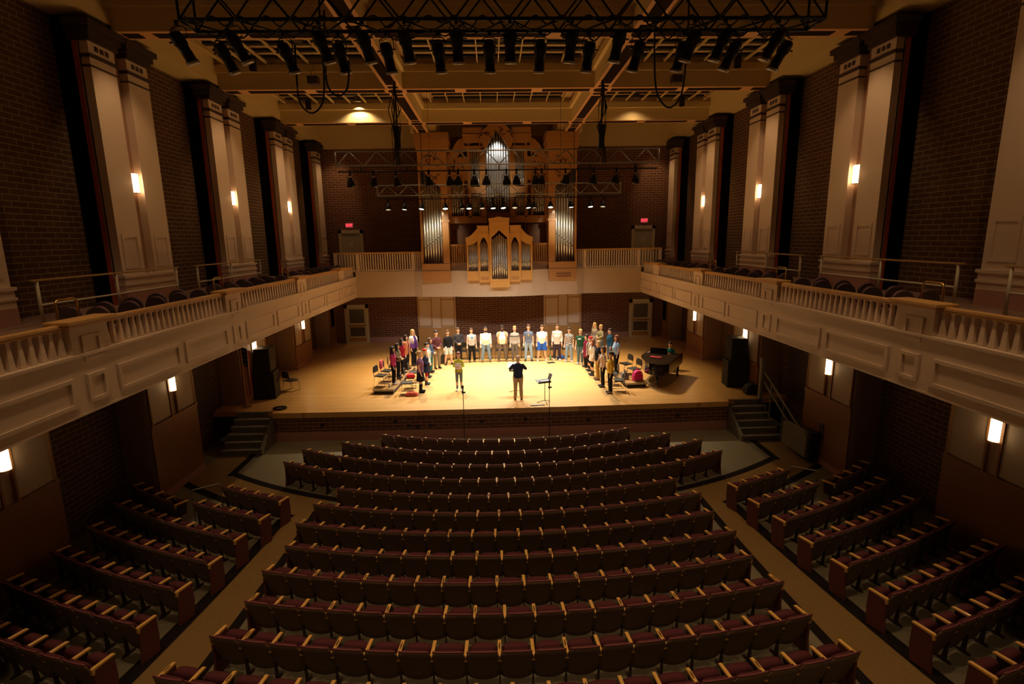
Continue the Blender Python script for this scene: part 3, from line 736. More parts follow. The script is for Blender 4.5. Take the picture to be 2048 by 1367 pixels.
def carving(mb, cx, cz, w, h, y, n=9, seed=0):
    """pierced leaf scrollwork: curled leaf blades on a panel"""
    rnd = random.Random(seed)
    for k in range(n):
        x = cx + (rnd.random()-.5)*w*.75; z = cz + (rnd.random()-.5)*h*.75; a = rnd.random()*2*pi; L = .16 + .14*rnd.random(); t = .05
        poly = []
        for j in range(7):
            v = j/6; poly.append((x + cos(a + v*1.2)*L*v + t*sin(pi*v)*-sin(a), z + sin(a + v*1.2)*L*v + t*sin(pi*v)*cos(a)))
        for j in range(5, 0, -1):
            v = j/6; poly.append((x + cos(a + v*1.2)*L*v - t*sin(pi*v)*-sin(a), z + sin(a + v*1.2)*L*v - t*sin(pi*v)*cos(a)))
        mb.prism(poly, y-.012, y, 'y')
org = thing('pipe_organ', 'tall cherry wood pipe organ with silver pipes above the gallery', 'organ', (0, 0, 0))
CARV = mat('carving_shadow', (.045, .018, .01), .8)  # very dark brown for the leaf blades
for s in (-1, 1):
    # side tower
    b = MB()
    sbox(b, s, 2.65, 4.15, 28.72, 30.6, 3.97, 4.45); sbox(b, s, 2.62, 4.18, 28.69, 30.6, 4.45, 4.52); sbox(b, s, 2.65, 4.15, 28.75, 30.6, 4.52, 4.9)
    b.build('tower_base', ORGW, org, .01)
    if s > 0:
        MB().box(3.05, 3.85, 28.69, 28.73, 4.1, 4.16).box(3.05, 3.85, 28.69, 28.73, 4.24, 4.3).build('base_slot', ORGD, org)
    b = MB(); sbox(b, s, 2.65, 3.0, 28.78, 30.6, 4.9, 10.7); sbox(b, s, 2.6, 3.05, 28.74, 29.1, 7.05, 7.2); b.build('inner_stile', ORGW, org, .01)
    b = MB(); sbox(b, s, 4.06, 4.15, 28.8, 30.6, 4.9, 10.7); b.build('outer_stile', ORGW, org, .01)
    b = MB(); sbox(b, s, 3.0, 4.06, 29.5, 29.6, 4.9, 10.7); b.build('tower_back', ORGD, org)
    # carved header with quarter arc
    q = [(3.0, 10.7), (4.06, 10.7), (4.06, 9.72), (3.9, 9.68)] + [(3.02 + .88*cos(a), 8.75 + .88*sin(a)*1.0) for a in [pi/2*k/8 for k in range(1, 9)][::1]]
    q = [(3.0, 10.7), (4.06, 10.7), (4.06, 9.72)] + [(3.0 + .96*sin(pi/2*k/8), 9.72 - .92*(1-sin(pi/2*k/8)**.5 if False else 1 - sin(pi/2*k/8))) for k in range(8, -1, -1)]
    b = MB(); b.prism([(s*u, v) for u, v in q], 28.80, 28.9, 'y'); b.build('tower_header', ORGW, org)
    b = MB(); carving(b, s*3.55, 10.2, 1.0, .8, 28.80, 14, 3+s); carving(b, s*3.2, 9.4, .35, .5, 28.80, 5, 5+s); b.build('tower_carving', CARV, org)
    b = MB(); sbox(b, s, 2.52, 4.2, 28.6, 30.6, 10.72, 11.1); sbox(b, s, 2.48, 4.24, 28.56, 30.6, 11.1, 11.16); sbox(b, s, 2.5, 4.22, 28.52, 30.6, 11.16, 11.52)
    b.build('tower_crown', ORGW, org, .015)
    sg = s
    pipes(org, *sgn(s, 3.02, 4.04), 7, 29.12, 4.92, lambda u: 9.9, lambda u, sg=sg: .75 + .36*(1 - sg*u))
    # inner flats: two stacked pipe fields either side of the centre
    b = MB(); sbox(b, s, .62, 2.66, 30.35, 30.45, 4.5, 11.6); b.build('flat_back', ORGD, org)
    b = MB(); sbox(b, s, 1.82, 1.9, 29.95, 30.4, 7.4, 11.0); sbox(b, s, 1.45, 1.62, 29.9, 30.4, 7.3, 11.4); sbox(b, s, 2.55, 2.65, 29.95, 30.4, 7.4, 10.2); sbox(b, s, .88, .97, 29.9, 30.4, 7.3, 11.4); b.build('flat_stile', ORGW, org)
    b = MB(); sbox(b, s, .62, 2.66, 29.9, 30.4, 7.02, 7.4); b.build('impost', ORGW, org, .01)
    b = MB(); sbox(b, s, .9, 1.6, 29.92, 30.3, 8.62, 8.95); b.build('mid_rail', ORGW, org)
    b = MB(); sbox(b, s, .64, .88, 29.75, 30.4, 7.4, 10.85); b.build('centre_stile', ORGW, org, .01)
    b = MB(); sbox(b, s, 1.62, 2.66, 29.92, 30.1, 9.3, 10.5); b.build('flat_header', ORGW, org)
    b = MB(); carving(b, s*2.15, 9.9, .85, .9, 29.92, 10, 9+s); b.build('flat_carving', CARV, org)
    pipes(org, *sgn(s, 1.9, 2.55), 5, 30.12, 7.42, lambda u: 9.4, lambda u: .42 + .12*abs(u))
    pipes(org, *sgn(s, .98, 1.45), 4, 30.1, 7.42, lambda u: 8.65, lambda u: .36 + .1*abs(u))
    pipes(org, *sgn(s, .98, 1.45), 4, 30.1, 8.97, lambda u: 11.2, lambda u: .4 + .1*abs(u))
    # shouldered cresting
    sh = [(.7, 11.05), (1.75, 11.05), (1.75, 11.45), (2.0, 11.4), (2.25, 11.15), (2.45, 10.8), (2.66, 10.6), (2.66, 10.4), (2.3, 10.4), (1.7, 10.9), (.7, 10.9)]
    b = MB(); b.prism([(s*u, v) for u, v in sh], 29.85, 30.4, 'y'); b.build('shoulder', ORGW, org)
    b = MB(); sbox(b, s, .78, 1.82, 29.7, 30.5, 11.2, 11.55); sbox(b, s, .74, 1.86, 29.66, 30.5, 11.55, 11.62); sbox(b, s, .78, 1.82, 29.7, 30.5, 11.62, 11.95); b.build('cornice_block', ORGW, org, .012)
    # slatted screen beside the small organ
    b = MB(); sbox(b, s, 1.76, 2.64, 29.25, 29.4, 5.8, 5.9); sbox(b, s, 1.76, 2.64, 29.25, 29.4, 4.5, 4.92); b.build('screen_rail', ORGW, org)
    for k in range(7):
        xx = 1.84 + .12*k; b = MB(); sbox(b, s, xx-.035, xx+.035, 29.28, 29.36, 4.92, 5.8); b.build('screen_slat', ORGW, org)
b = MB(); b.prism([(-.9, 11.3), (-.64, 10.75), (-.3, 11.35), (0, 11.75), (.3, 11.35), (.64, 10.75), (.9, 11.3), (.75, 11.75), (.35, 12.05), (0, 12.2), (-.35, 12.05), (-.75, 11.75)], 29.42, 29.56, 'y'); b.build('centre_gable', ORGW, org)
b = MB()
for k in range(7): carving(b, .75*(k/3-1), 11.6, .3, .4, 29.42, 3, 20+k)
b.build('gable_carving', CARV, org)
b = MB(); b.box(-.64, .64, 29.85, 30.3, 7.3, 7.6); b.build('centre_impost', ORGD, org)
b = MB(); b.box(-.64, .64, 30.3, 30.4, 7.3, 12.0); b.build('centre_back', ORGD, org)
pipes(org, -.63, .63, 9, 30.0, 7.6, lambda u: 12.1, lambda u: .5 + .32*(1-abs(u)))
b = MB()
for k in range(24):
    xx = -1.7 + 3.4*(k+.5)/24; b.box(xx-.03, xx+.03, 30.2, 30.3, 4.5, 7.0)
b.build('swell_shutters', ORGD, org)
# small organ case in front of the gallery
ps = thing('positive_organ', 'small golden oak organ case projecting from gallery centre', 'organ', (0, 0, 0))
PW_ = wood('positive_cherry', (.54, .28, .07), (.64, .35, .10), ('X', 'Z'))
def pcase(x0, x1, yf_, z0, zs, zt, win, name):
    """one bay: base panel, stiles and header around a window (wx0, wx1, wz0, wz1, point)"""
    wx0, wx1, wz0, wz1, pt = win; b = MB()
    b.box(x0, x1, yf_, yf_+.7, z0, wz0); b.box(x0, wx0, yf_, yf_+.7, wz0, zs); b.box(wx1, x1, yf_, yf_+.7, wz0, zt)
    if pt == 'point':
        xm = (wx0+wx1)/2
        b.prism([(wx0, zs), (wx0, wz1-.38), (xm-.1, wz1-.1), (xm, wz1), (xm+.1, wz1-.1), (wx1, wz1-.38), (wx1, zs)], yf_, yf_+.12, 'y')
    else:
        b.prism([(wx0, zs), (wx0, wz1), ((wx0+wx1)/2, wz1+.06), (wx1, wz1+.22 if pt == 'up' else wz1), (wx1, zt), ((wx0+wx1)/2, (zs+zt)/2-.08)], yf_, yf_+.12, 'y')
    b.build(name, PW_, ps, .006)
    MB().box(wx0, wx1, yf_+.45, yf_+.5, wz0, max(zs, zt)).build('case_back', ORGD, ps)
pcase(-.52, .52, 28.02, 3.95, 6.95, 6.95, (-.41, .41, 4.08, 6.6, 'point'), 'centre_tower')
pipes(ps, -.40, .40, 7, 28.2, 4.08, lambda u: 6.4 - .3*abs(u), lambda u: .42 + .35*(1-abs(u)))
MB().prism([(-.5, 6.95), (.5, 6.95), (.56, 7.2), (.3, 7.22), (0, 7.28), (-.3, 7.22), (-.56, 7.2)], 27.95, 28.6, 'y').build('centre_crown', PW_, ps)
MB().prism([(-.52, 3.95), (.52, 3.95), (.52, 3.72), (.45, 3.64), (-.45, 3.64), (-.52, 3.72)], 28.05, 28.6, 'y').build('pendant', PW_, ps)
for s in (-1, 1):
    a, c = sgn(s, .52, 1.1); w0, w1 = sgn(s, .61, 1.02)
    pcase(a, c, 28.15, 3.92, 6.4, 6.4, (w0, w1, 4.5, 6.25, 'point'), 'side_tower')
    pipes(ps, w0, w1, 5, 28.35, 4.55, lambda u: 6.05 - .2*abs(u), lambda u: .4 + .15*(1-abs(u)))
    b = MB(); sbox(b, s, .54, 1.14, 28.08, 28.8, 6.4, 6.46); sbox(b, s, .56, 1.12, 28.1, 28.8, 6.46, 6.78); sbox(b, s, .53, 1.15, 28.07, 28.8, 6.78, 6.84); b.build('side_crown', PW_, ps)
    b = MB(); sbox(b, s, .6, 1.02, 28.14, 28.16, 4.02, 4.2); b.build('drawer_panel', ORGW, ps)
    a, c = sgn(s, 1.1, 1.72); w0, w1 = sgn(s, 1.15, 1.65)
    b = MB(); sbox(b, s, 1.1, 1.72, 28.25, 28.95, 4.0, 4.5); sbox(b, s, 1.65, 1.72, 28.25, 28.95, 4.5, 6.2); sbox(b, s, 1.1, 1.15, 28.25, 28.95, 4.5, 6.3)
    arc = [(1.1 + .66*k/8, 6.75 - .5*sin(pi/2*k/8)) for k in range(9)]; low = [(1.16 + .46*k/8, 6.05 - .2*sin(pi/2*k/8)) for k in range(8, -1, -1)]
    b.prism([(s*u, v) for u, v in arc + [(1.76, 6.05), (1.62, 5.85)] + low + [(1.1, 6.05)]], 28.2, 28.4, 'y'); b.build('outer_wing', PW_, ps)
    MB().box(w0, w1, 28.7, 28.75, 4.5, 6.3).build('case_back', ORGD, ps)
    pipes(ps, w0, w1, 6, 28.45, 4.5, lambda u: 5.98, lambda u: .42)
# organ console bench hidden behind the case is left out

# ================================================================== TRUSSES AND STAGE LIGHTS
TRM = mat('truss_black', (.02, .02, .02), .35, .5)
TRA = mat('truss_aluminium', (.34, .34, .33), .4, .7)
def truss(label, xc, y, zb, L, W, n, m, flat=False):
    t = thing('lighting_truss', label, 'truss', (xc, y, zb), 0, 'lighting trusses')
    for yy in ((0,) if flat else (0, W)):
        for zz in (0, W): MB().tube((-L/2, yy, zz), (L/2, yy, zz), .026 if flat else .034, seg=8).build('chord', m, t, smooth=True)
    for e in (-L/2, L/2):
        q = MB()
        for a, c in (((0, 0), (0, W)),) if flat else (((0, 0), (0, W)), ((W, 0), (W, W)), ((0, 0), (W, 0)), ((0, W), (W, W))): q.tube((e, a[0], a[1]), (e, c[0], c[1]), .024, seg=8)
        q.build('end_frame', m, t, smooth=True)
    st_ = L/n
    fr = MB().tube((-st_/2, 0, 0), (0, 0, W), .018, seg=6).tube((0, 0, W), (st_/2, 0, 0), .018, seg=6).build('brace', m, t, smooth=True)
    bt = None if flat else MB().tube((-st_/2, 0, 0), (0, W, 0), .018, seg=6).tube((0, W, 0), (st_/2, 0, 0), .018, seg=6).build('brace', m, t, smooth=True)
    for k in range(n):
        x = -L/2 + st_*(k+.5)
        for o, loc, use in ((fr, (x, 0, 0), 1), (fr, (x, W, 0), 1), (bt, (x, 0, 0), 1), (bt, (x, 0, W), 1)) if not flat else ((fr, (x, 0, 0), 1),):
            if k == 0 and o in (fr, bt) and loc == (x, 0, 0): o.location = loc; continue
            c = o.copy(); COL.objects.link(c); c.parent = t; c.location = loc
    return t
truss('large black lighting truss nearest the camera, full of spotlights', 0.02, 10.15, 9.93, 11.28, .56, 12, TRM)
truss('grey lighting truss over the stage front, the higher of two', -.06, 19.6, 8.75, 11.4, .47, 12, TRA, True)
truss('grey lighting truss near the organ, the lower of two', .04, 26.0, 8.22, 11.5, .47, 12, TRA, True)
# pipe rails slung beneath the two stage trusses
for nm, x0, y, z, L in (('front', -.06, 19.6, 8.55, 11.3), ('organ', .04, 26.0, 8.06, 11.3)):
    t = thing('lighting_bar', 'thin black lighting bar slung under the %s stage truss' % ('front' if nm == 'front' else 'organ side'), 'bar', (x0, y, z))
    MB().tube((-L/2, 0, 0), (L/2, 0, 0), .024, seg=8).build('pipe', BLKM, t, smooth=True)
    for k in range(7): MB().box(-L/2 + L*(k+.5)/7-.02, -L/2 + L*(k+.5)/7+.02, -.02, .02, 0, (.176 if nm == 'front' else .136)).build('hanger', BLKM, t)
# ellipsoidal spotlight, local: clamp at origin, barrel along +z' downwards
LENS = mat('spot_lens', (.35, .45, .5), .05, .6, spec=1)
def make_ers():
    t = thing('stage_spotlight', 'black ellipsoidal spotlight', 'spotlight')
    MB().box(-.03, .03, -.03, .03, -.08, .03).build('clamp', BLKM, t, .006)
    MB().path([(-.13, 0, -.34), (-.14, 0, -.16), (-.09, 0, -.1), (.09, 0, -.1), (.14, 0, -.16), (.13, 0, -.34)], .012, 6).build('yoke', BLKM, t, smooth=True)
    d = MB()   # barrel modelled along -z, then tilted with the thing's part
    d.lathe([(.06, .15), (.105, .13), (.125, .06), (.13, -.1), (.105, -.15), (.1, -.22), (.105, -.30), (.1, -.44), (.12, -.45), (.123, -.52), (.11, -.52)], seg=16)
    o = d.build('barrel', BLKM, t, smooth=True); o.location = (0, 0, -.36)
    q = MB().lathe([(.1235, -.475), (.127, -.478), (.127, -.528), (.118, -.535)], seg=16).build('rim', STEEL, o, smooth=True)
    l = MB().lathe([(.105, -.50), (.105, -.505)], seg=16).build('lens', LENS, o)
    h = MB().path([(-.05, 0, .14), (-.06, .0, .2), (.06, 0, .2), (.05, 0, .14)], .01, 6).build('handle', BLKM, o, smooth=True)
    for sx_ in (-1, 1): MB().tube((sx_*.1, 0, -.02), (sx_*.19, 0, -.02), .018, seg=8).build('knob', BLKM, o)
    return t
E0 = make_ers(); E0.scale = (.9, .9, .76); efirst = True
NEAR = [(375, 403), (481, 514), (650, 673.5), (737, 754), (819.5, 831.5), (923, 925), (1030, 1030), (1155, 1148), (1252, 1239), (1405, 1383.5), (1468, 1441.6), (1578, 1544.5)]
FAR = [(460, 487), (582, 604), (689, 702.5), (782.5, 794), (885.5, 892), (988, 989), (1091, 1087), (1190, 1182.6), (1291, 1275), (1381, 1367), (1487, 1460), (1592, 1561)]
def hang(px, y, z):   # x on a truss chord from a frontal measurement of the hanging point
    return CAMX + (px - 1024)*(y*.9815 - (z-CAMZ)*.19)/1060.3 + .0327*y
for nm, row, y, z in (('near', NEAR, 10.15, 9.90), ('far', FAR, 10.71, 9.90)):
    for k, (pt, pb) in enumerate(row):
        x = hang(pt, y, z)
        lab = 'black spotlight on the large truss, %s chord, %s' % ('front' if nm == 'near' else 'rear', rlabel(k, 12).replace(' end', ''))
        if efirst: r = E0; efirst = False; r.location = (x, y, z); r['label'] = lab; r['group'] = 'spotlights on the large truss'
        else: r = dup(E0, (x, y, z), 0, lab, 'spotlights on the large truss')
        tilt = (pb - pt)/72*.9
        for c in r.children:
            if c.name.startswith('barrel'): c.rotation_euler = (.30, -math.atan(tilt), 0)
            if c.name.startswith('yoke'): c.rotation_euler = (0, -math.atan(tilt)*.4, 0)
# short bell-shaped stage lights on the two stage trusses
GLOW = mat('stage_lamp_glow', (1, .95, .85), .4, emit=(1, .9, .7), estr=7)
GLOWD = mat('stage_lamp_dim', (.5, .5, .45), .2, emit=(1, .85, .6), estr=.5)
def make_par(g):
    t = thing('stage_light', 'short black stage light', 'stage light')
    MB().box(-.03, .03, -.036, -.025, -.12, .06).box(-.03, .03, .025, .036, -.12, .06).box(-.03, .03, -.036, .036, .045, .062).box(-.03, .03, -.036, .036, -.12, -.02).build('clamp', BLKM, t, .005)
    MB().path([(-.13, 0, -.3), (-.13, 0, -.16), (-.06, 0, -.11), (.06, 0, -.11), (.13, 0, -.16), (.13, 0, -.3)], .01, 6).build('yoke', BLKM, t, smooth=True)
    o = MB().lathe([(.04, .1), (.07, .09), (.085, .0), (.135, -.08), (.15, -.16), (.15, -.22), (.14, -.22), (.13, -.14)], seg=16).build('housing', BLKM, t, smooth=True); o.location = (0, 0, -.26)
    MB().lathe([(.115, -.185), (.115, -.19)], seg=16).build('lens', GLOW if g else GLOWD, o)
    return t
P0, P1 = make_par(True), make_par(False); used = [0, 0]
T2 = [(708, 1), (754, 2), (799, 1), (863, 2), (905, 1), (922, 1), (954, 1), (978, 1), (1018, 1), (1038, 1), (1076, 1), (1089, 1), (1137, 1), (1194, 1), (1240, 1), (1279, 1)]
T3 = [(782, 1), (815, 2), (849, 2), (895, 2), (928, 1), (942, 2), (968, 1), (990, 2), (1010, 2), (1034, 1), (1060, 2), (1072, 1), (1106, 2), (1147, 2), (1186, 2), (1212, 1)]
for nm, row, y, z in (('front stage', T2, 19.6, 8.53), ('organ side', T3, 26.0, 8.04)):
    for k, (px, g) in enumerate(row):
        x = hang(px, y, z); lit = g == 2; src = P0 if lit else P1
        lab = '%s stage light under the %s truss, %s' % ('lit black' if lit else 'dark black', nm, rlabel(k, 16).replace(' end', ''))
        if not used[lit]: used[lit] = 1; r = src; r.location = (x, y, z); r['label'] = lab; r['group'] = 'stage lights'
        else: r = dup(src, (x, y, z), 0, lab, 'stage lights')
        rnd = random.Random(k*13 + len(nm))
        for c in r.children:
            if c.name.startswith('housing'): c.rotation_euler = ((-.25 if nm == 'organ side' else .3) + rnd.uniform(-.1, .1), rnd.uniform(-.15, .15), 0)
# hoists, suspension lines and hanging cables
def cable(name, label, pts, r, m=BLKP, cat='cable', group=None):
    b = MB()
    # smooth the polyline with Catmull-Rom
    P = [Vector(p) for p in pts]; out = []
    for i in range(len(P)-1):
        p0, p1, p2, p3 = P[max(i-1, 0)], P[i], P[i+1], P[min(i+2, len(P)-1)]
        for k in range(8):
            t = k/8; out.append(.5*((2*p1) + (-p0+p2)*t + (2*p0-5*p1+4*p2-p3)*t*t + (-p0+3*p1-3*p2+p3)*t**3))
    out.append(P[-1]); o = b.path(out, r, 6).build(name, m, None, smooth=True); return tag(o, label, cat, group)
def pxp(px, py, y):   # helper turning a measured image point into a place at depth y
    u = (px-1024)/1060.32; v = (683.5-py)/1060.32; d = cam_axis((u, 1, v)); k = y/d.y
    return (CAMX + d.x*k, y, CAMZ + d.z*k)
cable('truss_cable', 'long black cable loop hanging left of the large truss, lower loop', [pxp(590, 90, 10.9), pxp(593, 150, 10.9), pxp(600, 205, 10.9), pxp(624, 226, 10.9), pxp(645, 205, 10.9), pxp(648, 150, 10.9), pxp(640, 60, 10.9), pxp(638, -40, 10.9)], .018)
cable('truss_cable', 'black cable loop hanging beside spotlights, left, higher loop', [pxp(648, 20, 10.7), pxp(650, 110, 10.7), pxp(655, 170, 10.7), pxp(676, 192, 10.7), pxp(695, 175, 10.7), pxp(698, 120, 10.7)], .018)
cable('truss_cable', 'long black cable loop hanging right of the large truss', [pxp(1310, 40, 10.9), pxp(1309, 120, 10.9), pxp(1314, 185, 10.9), pxp(1337, 215, 10.9), pxp(1362, 190, 10.9), pxp(1372, 120, 10.9), pxp(1377, 40, 10.9), pxp(1378, -40, 10.9)], .018)
for x, lab in ((-2.3, 'left'), (2.1, 'right')):
    t = thing('chain_hoist', 'black chain hoist above the large truss, %s of centre' % lab, 'hoist', (x, 10.43, 10.5))
    MB().box(-.13, .13, -.12, .12, .0, .45).build('motor', BLKP, t, .02); MB().tube((0, 0, .45), (0, 0, 2.5), .02, seg=6).build('chain', BLKM, t); MB().tube((.06, 0, -.08), (.06, 0, 0), .03, seg=8).build('hook', BLKM, t)
for sd, lab in ((-1, 'left'), (1, 'right')):
    x = 3.57*sd; rnd = random.Random(40 + sd)
    t = thing('chain_hoist', 'black hoist and cable bundle above the front stage truss, %s' % lab, 'hoist', (x, 19.6, 9.244))
    MB().box(-.1, .1, -.08, .08, 0, .8).build('motor', BLKP, t, .03); MB().tube((0, 0, .8), (0, 0, 2.256), .03, seg=6).build('chain', BLKM, t)
    for k in range(6):
        pts = [(rnd.uniform(-.06, .06), -.1, 2.1), (rnd.uniform(-.25, .25), -.12 - .02*k, 1.3), (rnd.uniform(-.2, .2), -.1, .7), (rnd.uniform(-.16, .16), -.12, -.1), (rnd.uniform(-.2, .2), -.1, -.5)]
        MB().path(pts, .018, 6).build('cable', BLKP, t, smooth=True)
    t = thing('chain_hoist', 'thin black hoist line above the organ side truss, %s' % lab, 'hoist', (x, 26.0, 8.714))
    MB().box(-.08, .08, -.07, .07, 0, .6).build('motor', BLKP, t, .03); MB().tube((0, 0, .6), (0, 0, 2.786), .016, seg=6).build('chain', BLKM, t)
# ceiling-hung boxes and wires
for px, py, y, lab in ((627, 161, 17.5, 'left'), (1353, 158, 17.5, 'right')):
    c = pxp(px, py, y)
    t = thing('hanging_speaker', 'small dark box speaker hanging from the ceiling, %s of the stage' % lab, 'speaker', c)
    MB().box(-.16, .16, -.12, .12, -.11, .11).build('cabinet', mat('box_brown', (.05, .025, .015), .6), t, .01)
    MB().path([(-.05, 0, .11), (-.05, 0, .25), (.02, 0, .32), (.05, 0, .25), (.05, 0, .11)], .008, 6).build('bracket', BLKM, t)
    MB().tube((.02, 0, .32), (.02, 0, 13.02-c[2]), .006, seg=5).build('wire', BLKM, t)
for nm, y, ph in (('front', 10.13, 0), ('rear', 10.73, 1.3)):
    pts = []; k = 0; x = -5.5; rnd = random.Random(int(ph*10) + 3)
    while x < 5.5:
        pts += [(x, y - .035, 9.96), (x + .22, y - .05, 9.90 - rnd.uniform(.02, .16))]; x += .46
    cable('power_cable', 'black power cable swagged along the %s chord of the large truss' % nm, pts, .014)
for px, lab in ((863, 'left'), (1130, 'right')):
    x = hang(px, 25, 11); t = tag(MB().tube((x, 25.2, 8.5), (x, 25.2, 13.02), .008, seg=5).build('hanging_wire', BLKM), 'thin wire hanging from the ceiling %s of the organ' % lab, 'wire')
# ================================================================== STAGE PROPS
PIANO = mat('piano_lacquer', (.006, .005, .005), .12, spec=.6, coat=.6)
IVORY = mat('ivory', (.75, .72, .62), .4)
def make_chair(name='stacking_chair'):
    t = thing(name, 'black stacking chair', 'chair')
    MB().box(-.22, .22, -.20, .22, .43, .475).build('seat', BLKP, t, .02)
    b = MB(); n = 10
    for k in range(n):
        for j in range(1): pass
    poly = [(-.20, .58), (.20, .58)] + [(.22, .66), (.21, .76), (.16, .85), (0, .875), (-.16, .85), (-.21, .76), (-.22, .66)]
    b.prism(poly, .23, .265, 'y'); b.build('backrest', BLKP, t, .01)
    for sx_ in (-1, 1):
        MB().path([(sx_*.2, .25, .62), (sx_*.2, .22, .44), (sx_*.21, -.17, .42), (sx_*.22, -.2, .36), (sx_*.235, -.24, .01), (sx_*.235, .26, .01), (sx_*.215, .2, .42)], .011, 6).build('leg', mat('chair_frame', (.02, .02, .02), .3, .8), t, smooth=True)
    return t
CH0 = make_chair(); cfirst = True
def chair(x, y, z, rz, label):
    global cfirst
    if cfirst: cfirst = False; r = CH0; r.location = (x, y, z); r.rotation_euler = (0, 0, rz); r['label'] = label; r['group'] = 'black stacking chairs'
    else: r = dup(CH0, (x, y, z), rz, label, 'black stacking chairs')
    return r
# low risers
RT = brick('riser_boards', ('X', 'Y'), (.50, .28, .10), (.46, .25, .09), (.35, .19, .06), 1.2, .09, .002, .5)
def riser(label, x, y, w, d, h, rz):
    t = thing('choir_riser', label, 'riser', (x, y, 0), rz)
    MB().box(-w/2, w/2, -d/2, d/2, h-.03, h).build('deck', RT, t)
    MB().box(-w/2-.01, w/2+.01, -d/2-.012, -d/2, h-.07, h+.003).box(-w/2-.01, w/2+.01, d/2, d/2+.012, h-.07, h+.003).box(-w/2-.012, -w/2, -d/2, d/2, h-.07, h+.003).box(w/2, w/2+.012, -d/2, d/2, h-.07, h+.003).build('edge_trim', mat('riser_trim', (.35, .34, .32), .4, .6), t)
    MB().box(-w/2+.03, w/2-.03, -d/2+.03, d/2-.03, 0, h-.07).build('skirt', BLKP, t)
    return t
RH = .2
riser('low oak-topped riser under the women, left of the stage', -4.80, 23.2, .86, 4.3, RH, radians(-4))
riser('low oak-topped riser beneath women, right of the stage', 5.30, 24.2, .88, 6.2, RH, radians(4))
# chairs
for x, y, z, rz, lab in ((-5.12, 21.65, RH, radians(76), 'black chair on the left riser nearest the stage edge'), (-5.02, 22.45, RH, radians(76), 'black chair on the left riser holding a pink scarf'),
                      (-4.9, 23.3, RH, radians(98), 'black chair on the left riser, third from the stage edge'),
                      (-3.98, 21.15, 0, radians(95), 'black chair on the floor behind the blonde woman in a floral dress'), (-3.98, 22.0, 0, radians(95), 'black chair on the floor holding a red bag'), (-3.95, 22.9, 0, radians(95), 'black chair on the floor behind the woman in a red beret'),
                      (5.55, 21.75, RH, radians(-72), 'black chair on the right riser beside the pink backpack'), (5.42, 22.7, RH, radians(-72), 'black chair on the right riser behind the pink backpack'),
                      (4.66, 20.75, 0, radians(-95), 'black chair on the floor behind the woman in yellow'), (4.62, 21.75, 0, radians(-95), 'black chair on the floor behind the short-haired woman in a print blouse'),
                      (-9.0, 22.0, 0, radians(150), 'black chair in the shadow beside the left loudspeakers')):
    chair(x, y, z, rz, lab)
for k, x in enumerate((-2.75, -2.05, -1.4, -.75, -.1, .55, 1.25, 2.0, 2.75, 3.4)):
    chair(x, 27.15, 0, 0, 'black chair behind the row of men, %s' % rlabel(k, 10).replace(' end', ''))
# bags and small things
def bag(name, label, loc, m, w, d, h, rz=0, cat='bag'):
    t = thing(name, label, cat, loc, rz); b = MB(); n = 10
    prof = [(-w/2, 0), (w/2, 0), (w/2*1.02, h*.5), (w/2*.8, h*.85), (w/2*.3, h), (-w/2*.3, h), (-w/2*.8, h*.85), (-w/2*1.02, h*.5)]
    b.prism(prof, -d/2, d/2, 'y'); b.build('body', m, t, min(w, d)*.18)
    MB().path([(-w*.15, 0, h*.98), (-w*.1, 0, h*1.15), (w*.1, 0, h*1.15), (w*.15, 0, h*.98)], .012, 6).build('strap', m, t, smooth=True)
    return t
t = bag('backpack', 'bright pink backpack on the right riser', (5.62, 21.42, RH), mat('hot_pink', (.75, .02, .22), .7), .42, .24, .46, .2)
MB().box(-.15, .15, -.17, -.11, .05, .25).build('front_pocket', mat('hot_pink2', (.6, .015, .2), .7), t, .03)
MB().box(-.2, .2, -.14, .12, .0, .035).build('base_trim', mat('off_white', (.75, .72, .68), .7), t, .01)
bag('tote_bag', 'white patterned tote bag on the right riser beneath a chair', (5.18, 21.8, RH), pattern('tote_print', 'spots', (.15, .15, .18), (.75, .72, .66), 9), .3, .2, .3, .1)
bag('tote_bag', 'bright red bag lying on a black chair', (-3.93, 21.85, .48), mat('bright_red', (.72, .01, .02), .6), .36, .26, .16, .3)
bag('tote_bag', 'coral red bag on the floor beneath the front left chair', (-3.75, 20.75, 0), mat('coral', (.7, .12, .09), .7), .5, .22, .16, .0)
bag('backpack', 'black backpack on the floor behind the man in light shorts', (-2.95, 26.3, 0), BLKP, .36, .26, .5)
bag('tote_bag', 'blue bag on the floor behind the man in plaid', (3.05, 26.75, 0), mat('royal_blue', (.03, .09, .4), .7), .4, .25, .18)
bag('tote_bag', 'white bag on the floor behind the man in a blue shirt', (1.42, 27.0, 0), mat('off_white2', (.7, .68, .66), .7), .32, .2, .14)
t = thing('scarf', 'pink scarf draped over a black chair back', 'scarf', (-5.02, 22.45, RH))
b = MB(); b.prism([(-.16, .55), (.14, .55), (.18, .88), (.1, .93), (-.12, .92), (-.2, .8)], -.30, -.20, 'x'); b.build('cloth', mat('pink_scarf', (.75, .12, .16), .9), t, .03)
t = thing('paper_cup', 'white paper cup standing on the left riser', 'cup', (-4.75, 21.4, RH)); MB().lathe([(.033, 0), (.045, .13)], seg=16).build('cup', IVORY, t, smooth=True); MB().lathe([(.047, .13), (.047, .14), (.04, .145)], seg=16).build('lid', IVORY, t)
t = thing('water_bottle', 'green water bottle on the floor beside the man in blue shorts', 'bottle', (2.5, 26.6, 0)); MB().lathe([(.036, 0), (.036, .18), (.02, .21)], seg=14).build('body', mat('green_bottle', (.1, .5, .2), .3), t, smooth=True); MB().lathe([(.02, .21), (.02, .24)], seg=12).build('cap', IVORY, t)
